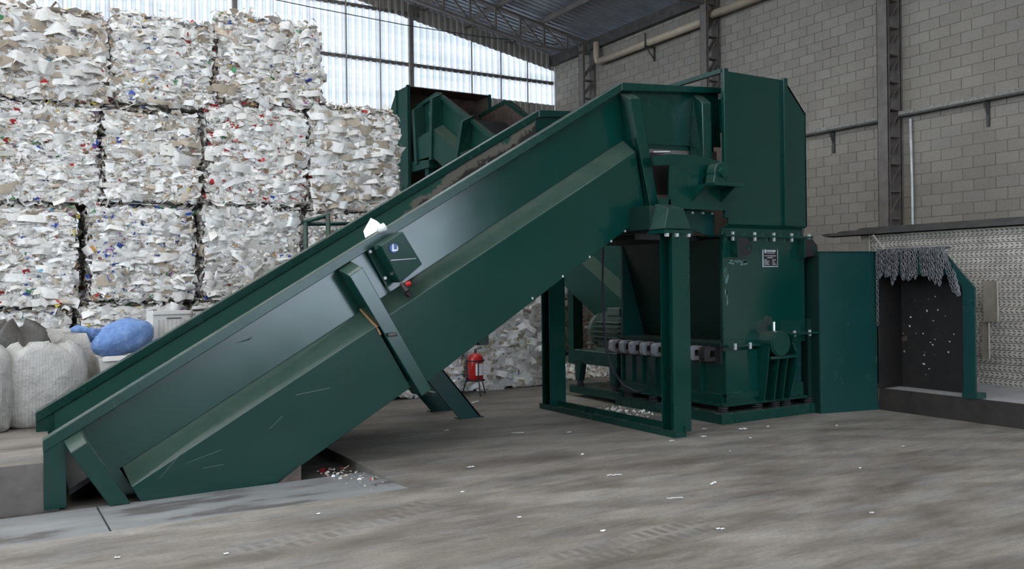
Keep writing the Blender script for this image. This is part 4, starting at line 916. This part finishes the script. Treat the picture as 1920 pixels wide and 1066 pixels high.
def bale(x0, x1, z0, z1, label, y0=11.7, depth=1.35, warm=0.10, colf=0.09, colw=CW, bright=1.0, size=0.062, dens=1.5, core=CORE, top=True):
    r = empty('paper_bale', ((x0 + x1) / 2, y0 + depth / 2, z0), label, 'bale', 'bales of waste paper')
    y1 = y0 + depth; e = 0.05
    c = MB(); nx, nz = 9, 9
    # lumpy core
    def P(i, j, yy):
        x = x0 + e + (x1 - x0 - 2 * e) * i / nx; z = z0 + e * 0.5 + (z1 - z0 - e) * j / nz
        edge = 0.03 if i in (0, nx) or j in (0, nz) else 0
        return (x + rng.normal(0, 0.008), yy + edge + rng.normal(0, 0.018), z + rng.normal(0, 0.008))
    vs = [P(i, j, y0 + 0.03) for j in range(nz + 1) for i in range(nx + 1)]; fs = []
    for j in range(nz):
        for i in range(nx): a = j * (nx + 1) + i; fs.append((a, a + 1, a + nx + 2, a + nx + 1))
    loop = [i for i in range(nx + 1)] + [j * (nx + 1) + nx for j in range(1, nz + 1)] + [nz * (nx + 1) + i for i in range(nx - 1, -1, -1)] + [j * (nx + 1) for j in range(nz - 1, 0, -1)]
    b = len(vs); vs += [(vs[k][0], y1, vs[k][2]) for k in loop]
    for k in range(len(loop)): fs.append((loop[k], b + k, b + (k + 1) % len(loop), loop[(k + 1) % len(loop)]))
    fs.append(tuple(range(b, b + len(loop)))); c.add(vs, fs).build('core', core, r)
    W, H, D = x1 - x0, z1 - z0, depth
    n = int(1750 * dens * W * H / 1.7)
    a = dict(warm=warm, colfrac=colf, colw=colw, bright=bright)
    g = 0.06
    ps = [flakes(n, (x0 + g, y0, z0 + g), (1, 0, 0), (0, 0, 1), (0, -1, 0), W - 2 * g, H - 2 * g, size, jut=0.013, **a),
          flakes(int(n * 1.0), (x0 + g, y0 - 0.01, z0 + g), (1, 0, 0), (0, 0, 1), (0, -1, 0), W - 2 * g, H - 2 * g, size * 0.42, jut=0.017, **a),
          flakes(int(n * 0.24), (x0 + 0.11, y0 - 0.008, z0 + 0.07), (1, 0, 0), (0, 0, 1), (0, -1, 0), W - 0.22, H - 0.14, size * 2.3, jut=0.009, flat=True, warm=warm, colfrac=colf * 0.35, colw=colw, bright=bright),
          flakes(int(n * 0.7), (x0 + 0.02, y0 + 0.02, z0 + g), (0, 1, 0), (0, 0, 1), (-1, 0, 0), D, H - 2 * g, size * 0.8, jut=0.015, **a),
          flakes(int(n * 0.5), (x1 - 0.02, y0 + 0.02, z0 + g), (0, 1, 0), (0, 0, 1), (1, 0, 0), D, H - 2 * g, size * 0.8, jut=0.015, **a)]
    if top: ps.append(flakes(int(n * 0.9), (x0 + g, y0, z1 - 0.01), (1, 0, 0), (0, 1, 0), (0, 0, 1), W - 2 * g, D, size, jut=0.035, **a))
    flake_obj('paper_layers', ps, r)
    for f in (0.2, 0.4, 0.6, 0.8):
        z = z0 + H * f + rng.normal(0, 0.02)
        pts = [(x0 + W * t / 6, y0 - 0.012 + rng.normal(0, 0.006), z + 0.02 * math.sin(t * 1.3 + f * 9)) for t in range(7)]
        MB().tube(pts, 0.0028, 4, False).build('tie_wire', STEELDK, r)
    return r
rowsA = ['lowest', 'second from the floor in', 'third from the floor in', 'top bale of']
# leftmost stack
bale(-0.55, 0.72, 0.31, 1.46, 'white paper bale at the foot of the leftmost stack behind the sacks', bright=0.95, colf=0.14)
bale(-0.50, 0.79, 1.47, 2.70, 'white paper bale second from the floor in the leftmost stack')
bale(-0.35, 1.06, 2.72, 3.95, 'white paper bale with green and dark scraps, third from the floor in the leftmost stack', colf=0.12)
bale(-0.25, 1.14, 3.97, 5.05, 'pale cardboard-toned bale on top of the leftmost stack', warm=0.30, bright=0.94, size=0.12)
# second stack
bale(0.80, 2.06, 0.31, 1.50, 'white paper bale at the foot of the second stack behind the blue bag', colf=0.10)
bale(0.90, 2.17, 1.52, 2.74, 'white paper bale with blue scraps, second from the floor in the second stack', colf=0.13, colw=[1, 6, 1, 1, 1, 1, 1, 1, 0.5, 2])
bale(1.08, 2.25, 2.76, 3.95, 'cream paper bale third from the floor in the second stack from the left', warm=0.2, colf=0.05)
bale(1.18, 2.42, 4.0, 5.14, 'mixed paper bale on top of the second stack from the left', colf=0.12)
# third stack
bale(2.14, 3.45, 0.05, 1.52, 'white paper bale at the foot of the third stack behind the conveyor', colf=0.06, bright=1.03)
bale(2.25, 3.58, 1.54, 2.78, 'bright white paper bale second from the floor in the third stack', colf=0.03, warm=0.05, bright=1.04)
bale(2.30, 3.68, 2.80, 4.14, 'white paper bale with bright red scraps in the third stack', colf=0.11, warm=0.05, colw=[12, 0.5, 1, 0.2, 1, 0.5, 0.2, 0.2, 1, 1], bright=1.02)
bale(2.44, 3.90, 4.16, 5.32, 'cream paper bale on top of the third and highest stack', warm=0.15, colf=0.09)
# fourth stack
bale(3.55, 4.85, 0.05, 1.42, 'white paper bale at the foot of the fourth stack behind the conveyor')
bale(3.62, 4.88, 1.44, 2.74, 'white paper bale behind the green railing in the fourth stack')
bale(3.74, 5.05, 2.76, 4.20, 'cream paper bale topping the lower fourth stack next to the background hopper', warm=0.18, colf=0.02, size=0.12)
# seen below the conveyor
bale(4.92, 6.1, 0.02, 1.36, 'paper bale left of the fire extinguisher, below the conveyor', colf=0.05)
bale(6.15, 7.85, 0.02, 1.66, 'white and yellow paper bale right behind the fire extinguisher', y0=11.95, colf=0.24, bright=1.03, colw=[1, 1, 5, 0.5, 2, 1, 0.6, 3, 1, 3], size=0.13)
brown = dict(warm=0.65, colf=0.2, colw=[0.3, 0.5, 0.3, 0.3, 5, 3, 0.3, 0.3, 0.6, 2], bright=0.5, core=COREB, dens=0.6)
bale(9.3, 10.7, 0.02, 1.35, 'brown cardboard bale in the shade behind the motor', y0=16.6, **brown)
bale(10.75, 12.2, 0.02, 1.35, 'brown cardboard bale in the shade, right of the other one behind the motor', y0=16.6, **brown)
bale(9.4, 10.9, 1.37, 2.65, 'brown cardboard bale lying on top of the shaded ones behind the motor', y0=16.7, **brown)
# loose paper heap on the floor behind the pedestal
hp_ = flakes(2600, (7.9, 12.3, 0.02), (1, 0, 0), (0, 1, 0), (0, 0, 1), 2.6, 1.7, 0.05, 0.06, 0.04, CW, 1.0, 0.03)
tag(flake_obj('paper_litter', [hp_], None), 'loose white shredded paper spread on the floor behind the motor pedestal', 'paper litter', None, 'stuff')
hp2 = flakes(900, (0.5, 10.1, 0.33), (1, 0, 0), (0, 1, 0), (0, 0, 1), 1.6, 1.5, 0.10, 0.08, 0.08, CW, 1.0, 0.07)
tag(flake_obj('paper_litter', [hp2], None), 'loose mixed paper heaped on the raised floor behind the sacks', 'paper litter', None, 'stuff')
hp3 = flakes(110, (6.85, 8.35, 0.012), (1, 0, 0), (0, 1, 0), (0, 0, 1), 0.3, 1.0, 0.026, 0.0, 0.02, CW, 1.0, 0.006)
tag(flake_obj('paper_litter', [hp3], None), 'thin white paper shreds on the floor between portal and shredder', 'paper litter', None, 'stuff')
hp4 = flakes(150, (2.55, 6.7, -0.012), (1, 0, 0), (0, 1, -0.045), (0, 0, 1), 0.33, 1.3, 0.02, 0.55, 0.2, CW, 0.75, 0.004)
tag(flake_obj('paper_litter', [hp4], None), 'dirty paper crumbs gathered along the step of the pit', 'paper litter', None, 'stuff')

# ------------------------------------------------------------------ sacks, blue bag, cartons behind the conveyor
def lathe_bag(cx, cy, z0, prof, sq=0.6, seed=1, n=48, fold=0.045):
    rg = np.random.default_rng(seed); mb = MB(); rings = []
    ph = rg.uniform(0, 6.28, 6)
    for (z, r) in prof:
        ring = []
        for t in range(n):
            a = t * 2 * math.pi / n; c, s = math.cos(a), math.sin(a)
            q = (abs(c) ** (2 / (2 - sq * 0 + 2 * sq)) , abs(s) ** (2 / (2 + 2 * sq)))
            x = math.copysign(q[0], c) * r; y = math.copysign(q[1], s) * r
            wv = 1 + fold * (math.sin(3 * a + ph[0] + z * 4) * 0.7 + math.sin(7 * a + ph[1] - z * 6) * 0.5 + math.sin(13 * a + ph[2] + 9 * z) * 0.35)
            ring.append((cx + x * wv, cy + y * wv, z0 + z + fold * 0.8 * math.sin(5 * a + ph[3]) * (z > 0.05)))
        rings.append(ring)
    vs = [p for r_ in rings for p in r_]; fs = []
    for i in range(len(rings) - 1):
        for t in range(n): fs.append((i * n + t, i * n + (t + 1) % n, (i + 1) * n + (t + 1) % n, (i + 1) * n + t))
    fs += [tuple(range(n))[::-1], tuple(range((len(rings) - 1) * n, len(rings) * n))]
    return mb.add(vs, fs)
def place(mb, name, mat, loc, label, cat, group=None):
    r = empty(name, loc, label, cat, group); mb.build('body', mat, r, True); return r
bagp = [(0.0, 0.355), (0.03, 0.385), (0.12, 0.40), (0.3, 0.40), (0.5, 0.395), (0.66, 0.375), (0.74, 0.35), (0.80, 0.29), (0.82, 0.22)]
b1 = place(lathe_bag(0.36, 10.15, 0.31, bagp, 0.8, 3), 'bulk_sack', SACK, (0.36, 10.15, 0.31), 'white woven bulk sack with blue stripes standing left of the conveyor tail', 'sack')
MB().loft([(0.18, 9.86, 0.96), (0.50, 9.84, 0.97), (0.50, 9.92, 0.97), (0.18, 9.94, 0.96)], [(0.26, 9.90, 1.14), (0.40, 9.88, 1.17), (0.40, 9.94, 1.17), (0.26, 9.95, 1.14)]).build('top_flap', SACK, b1)
place(lathe_bag(-0.30, 9.95, 0.31, [(z, r * 0.95) for z, r in bagp], 0.8, 5), 'bulk_sack', SACK, (-0.30, 9.95, 0.31), 'white woven bulk sack cut off by the left edge of the photo', 'sack')
place(lathe_bag(0.55, 10.75, 0.31, [(z * 1.12, r) for z, r in bagp], 0.8, 8), 'bulk_sack', SACK, (0.55, 10.75, 0.31), 'white woven bulk sack behind the front one', 'sack')
place(lathe_bag(0.12, 10.45, 1.02, [(0.0, 0.30), (0.05, 0.36), (0.16, 0.34), (0.26, 0.20), (0.30, 0.1)], 0.3, 9, fold=0.09), 'folded_sack', SACKDK, (0.12, 10.45, 1.02), 'dark grey crumpled sack lying on top of the white sacks', 'sack')
# blue bag on a carton
bb = empty('plastic_bag', (1.10, 10.0, 0.97), 'bulging light blue plastic bag lying on a white carton', 'bag')
mbb = MB(); n, mrings = 28, 14; rg = np.random.default_rng(4)
for i in range(mrings + 1):
    v = math.pi * i / mrings
    for t in range(n):
        a = 2 * math.pi * t / n
        d = 1 + 0.05 * math.sin(3 * a + 2 * v) + 0.04 * math.sin(5 * a - 4 * v) + 0.025 * math.sin(11 * a + 7 * v)
        x = math.cos(v) * 0.31; y = math.sin(v) ** 0.8 * math.cos(a) * 0.22 * d; z = math.sin(v) ** 0.8 * math.sin(a) * 0.19 * d
        mbb.v.append((1.10 + x, 10.0 + y, 1.165 + max(z, -0.175) + x * 0.16))
for i in range(mrings):
    for t in range(n): mbb.f.append((i * n + t, i * n + (t + 1) % n, (i + 1) * n + (t + 1) % n, (i + 1) * n + t))
mbb.build('body', BLUEBAG, bb, True)
MB().tube([(0.84, 9.98, 1.2), (0.76, 9.96, 1.26), (0.66, 9.95, 1.28), (0.60, 9.95, 1.27)], [0.09, 0.03, 0.045, 0.02], 10).build('knot', BLUEBAG, bb, True)
CARD = plain('white_carton', (0.62, 0.59, 0.54), 0.7, 0, 0.06)
ct = empty('carton', (1.25, 10.05, 0.31), 'open white carton of paper under the blue bag', 'carton')
MB().loft([(0.95, 9.82, 0.31), (1.75, 9.82, 0.31), (1.75, 10.3, 0.31), (0.95, 10.3, 0.31)], [(0.85, 9.78, 0.97), (1.80, 9.78, 0.97), (1.80, 10.35, 0.97), (0.85, 10.35, 0.97)]).build('box', CARD, ct)
MB().loft([(0.88, 9.76, 0.94), (1.78, 9.76, 0.95), (1.78, 9.78, 0.985), (0.88, 9.78, 0.985)], [(0.9, 9.80, 0.99), (1.76, 9.80, 0.99), (1.76, 9.81, 0.975), (0.9, 9.81, 0.975)]).build('flap', CARD, ct)
cr = empty('crate', (1.62, 10.25, 0.97), 'white slotted crate beside the blue bag', 'crate')
MB().box(1.42, 1.86, 10.12, 10.62, 0.97, 1.43).build('box', CARD, cr)
for k in range(7): MB().box(1.47 + k * 0.045, 1.495 + k * 0.045, 10.112, 10.12, 1.12, 1.34).build('slot', plain('pale_slot', (0.45, 0.43, 0.40), 0.7), cr)
MB().box(1.56, 1.72, 10.11, 10.12, 1.352, 1.362).build('handle_slot', STEELDK, cr)
MB().box(1.42, 1.86, 10.10, 10.12, 1.40, 1.44).build('rim', CARD, cr)
fr = empty('cart_frame', (1.9, 10.05, 0.31), 'bent grey steel cart frame beside the white crate', 'frame')
MB().tube([(1.80, 10.0, 0.4), (1.80, 10.0, 1.38), (1.82, 10.05, 1.44), (2.6, 10.4, 1.46)], 0.014, 8).build('front_tube', STEELBRN, fr, True)
MB().tube([(2.02, 10.3, 0.4), (2.02, 10.3, 1.46)], 0.014, 8).build('rear_tube', STEELBRN, fr)
# green railing
rl = empty('handrail', (3.3, 10.25, 0), 'green tubular handrail standing behind the conveyor', 'railing')
for (x, y, zt) in ((3.17, 10.2, 2.47), (3.40, 10.05, 2.56), (4.0, 10.5, 2.5)):
    MB().tube([(x, y, 0), (x, y, zt)], 0.028, 10).build('post', GREEN2, rl, True)
MB().tube([(3.15, 10.21, 2.47), (3.42, 10.05, 2.56)], 0.026, 10).build('short_rail', GREEN2, rl, True)
MB().tube([(3.17, 10.2, 2.45), (4.1, 10.55, 2.50)], 0.026, 10).build('long_rail', GREEN2, rl, True)
# fire extinguisher on a stand
ex = empty('fire_extinguisher', (6.36, 11.72, 0.2), 'red fire extinguisher with white label in a black floor stand', 'extinguisher')
ecx, ecy = 6.19, 11.5
MB().tube([(ecx, ecy, 0.235), (ecx, ecy, 0.25), (ecx, ecy, 0.57), (ecx, ecy, 0.615), (ecx, ecy, 0.64)], [0.10, 0.118, 0.118, 0.085, 0.03], 20).build('cylinder', REDP, ex, True)
MB().tube([(ecx, ecy, 0.64), (ecx, ecy, 0.70)], 0.022, 10).build('valve', STEELDK, ex)
MB().bar((ecx, ecy, 0.70), (ecx + 0.1, ecy - 0.02, 0.72), 0.02, 0.015).build('lever', STEELDK, ex)
lb = MB()
for k in range(7):
    a0 = math.radians(-118 + k * 10); a1 = math.radians(-118 + (k + 1) * 10); q = 0.1195
    lb.add([(ecx + q * math.cos(a0), ecy + q * math.sin(a0), 0.31), (ecx + q * math.cos(a1), ecy + q * math.sin(a1), 0.31), (ecx + q * math.cos(a1), ecy + q * math.sin(a1), 0.49), (ecx + q * math.cos(a0), ecy + q * math.sin(a0), 0.49)], [(0, 1, 2, 3)])
lb.build('label', PAPERW, ex)
es = empty('extinguisher_stand', (ecx, ecy, 0), 'black three legged wire stand holding the fire extinguisher', 'stand')
for k in range(3):
    a = math.radians(-100 + k * 120); c, s = math.cos(a), math.sin(a)
    MB().tube([(ecx + c * 0.135, ecy + s * 0.135, 0.53), (ecx + c * 0.135, ecy + s * 0.135, 0.26), (ecx + c * 0.22, ecy + s * 0.22, 0.0)], 0.009, 6).build('leg', BLACK, es)
MB().tube([(ecx + 0.135 * math.cos(t * 0.3142), ecy + 0.135 * math.sin(t * 0.3142), 0.53) for t in range(21)], 0.010, 6, False).build('upper_ring', BLACK, es)
MB().tube([(ecx + 0.135 * math.cos(t * 0.3142), ecy + 0.135 * math.sin(t * 0.3142), 0.23) for t in range(21)], 0.010, 6, False).build('lower_ring', BLACK, es)

# ------------------------------------------------------------------ loose scraps on the open floor
spots = [(4.6, 6.0, 0.13, 0.02), (3.2, 6.2, 0.03, 0.02), (3.7, 7.0, 0.07, 0.03), (4.9, 6.9, 0.03, 0.02), (2.75, 4.1, 0.05, 0.03), (2.2, 3.8, 0.10, 0.012), (3.5, 4.7, 0.03, 0.02), (3.2, 5.3, 0.03, 0.02),
         (4.5, 5.1, 0.13, 0.015), (5.1, 5.3, 0.10, 0.02), (6.2, 6.2, 0.02, 0.02), (6.9, 6.6, 0.03, 0.02), (5.4, 4.0, 0.03, 0.015), (7.8, 5.4, 0.03, 0.02), (5.0, 8.3, 0.14, 0.02), (4.4, 8.9, 0.05, 0.03),
         (5.8, 10.8, 0.20, 0.03), (7.25, 7.05, 0.12, 0.05), (7.6, 7.0, 0.05, 0.02), (6.9, 7.3, 0.05, 0.02), (8.3, 6.6, 0.04, 0.02), (3.0, 3.2, 0.03, 0.01), (6.6, 5.0, 0.02, 0.02), (4.2, 4.3, 0.06, 0.02),
         (1.2, 5.6, 0.03, 0.02), (0.6, 5.9, 0.04, 0.02), (2.0, 6.2, 0.03, 0.02), (6.55, 6.95, 0.06, 0.04), (6.1, 6.95, 0.05, 0.03), (5.5, 8.0, 0.06, 0.02)]
for i, (x, y, l, wd) in enumerate(spots):
    a = R.uniform(-0.6, 0.6); mb = MB(); n = 5; top = []; btm = []
    for t in range(n + 1):
        u = (t / n - 0.5) * l; v = 0.25 * wd * math.sin(t * 2.1 + i)
        for s, lst in ((-1, btm), (1, top)):
            vv = v + s * wd / 2; lst.append((x + u * math.cos(a) - vv * math.sin(a), y + u * math.sin(a) + vv * math.cos(a), 0.003 + 0.006 * abs(math.sin(t * 1.7 + i))))
    pts = btm + top[::-1]; vs = pts + [(p[0], p[1], p[2] + 0.002) for p in pts]; N = len(pts); fs = []
    for t in range(n): q = (t, t + 1, N - 2 - t, N - 1 - t); fs += [q, tuple(N + z for z in q)]
    for t in range(N): fs.append((t, (t + 1) % N, N + (t + 1) % N, N + t))
    tag(mb.add(vs, fs).build('paper_scrap', PAPERW), 'small white paper scrap lying on the bare concrete floor', 'paper', 'paper scraps scattered on the concrete floor')
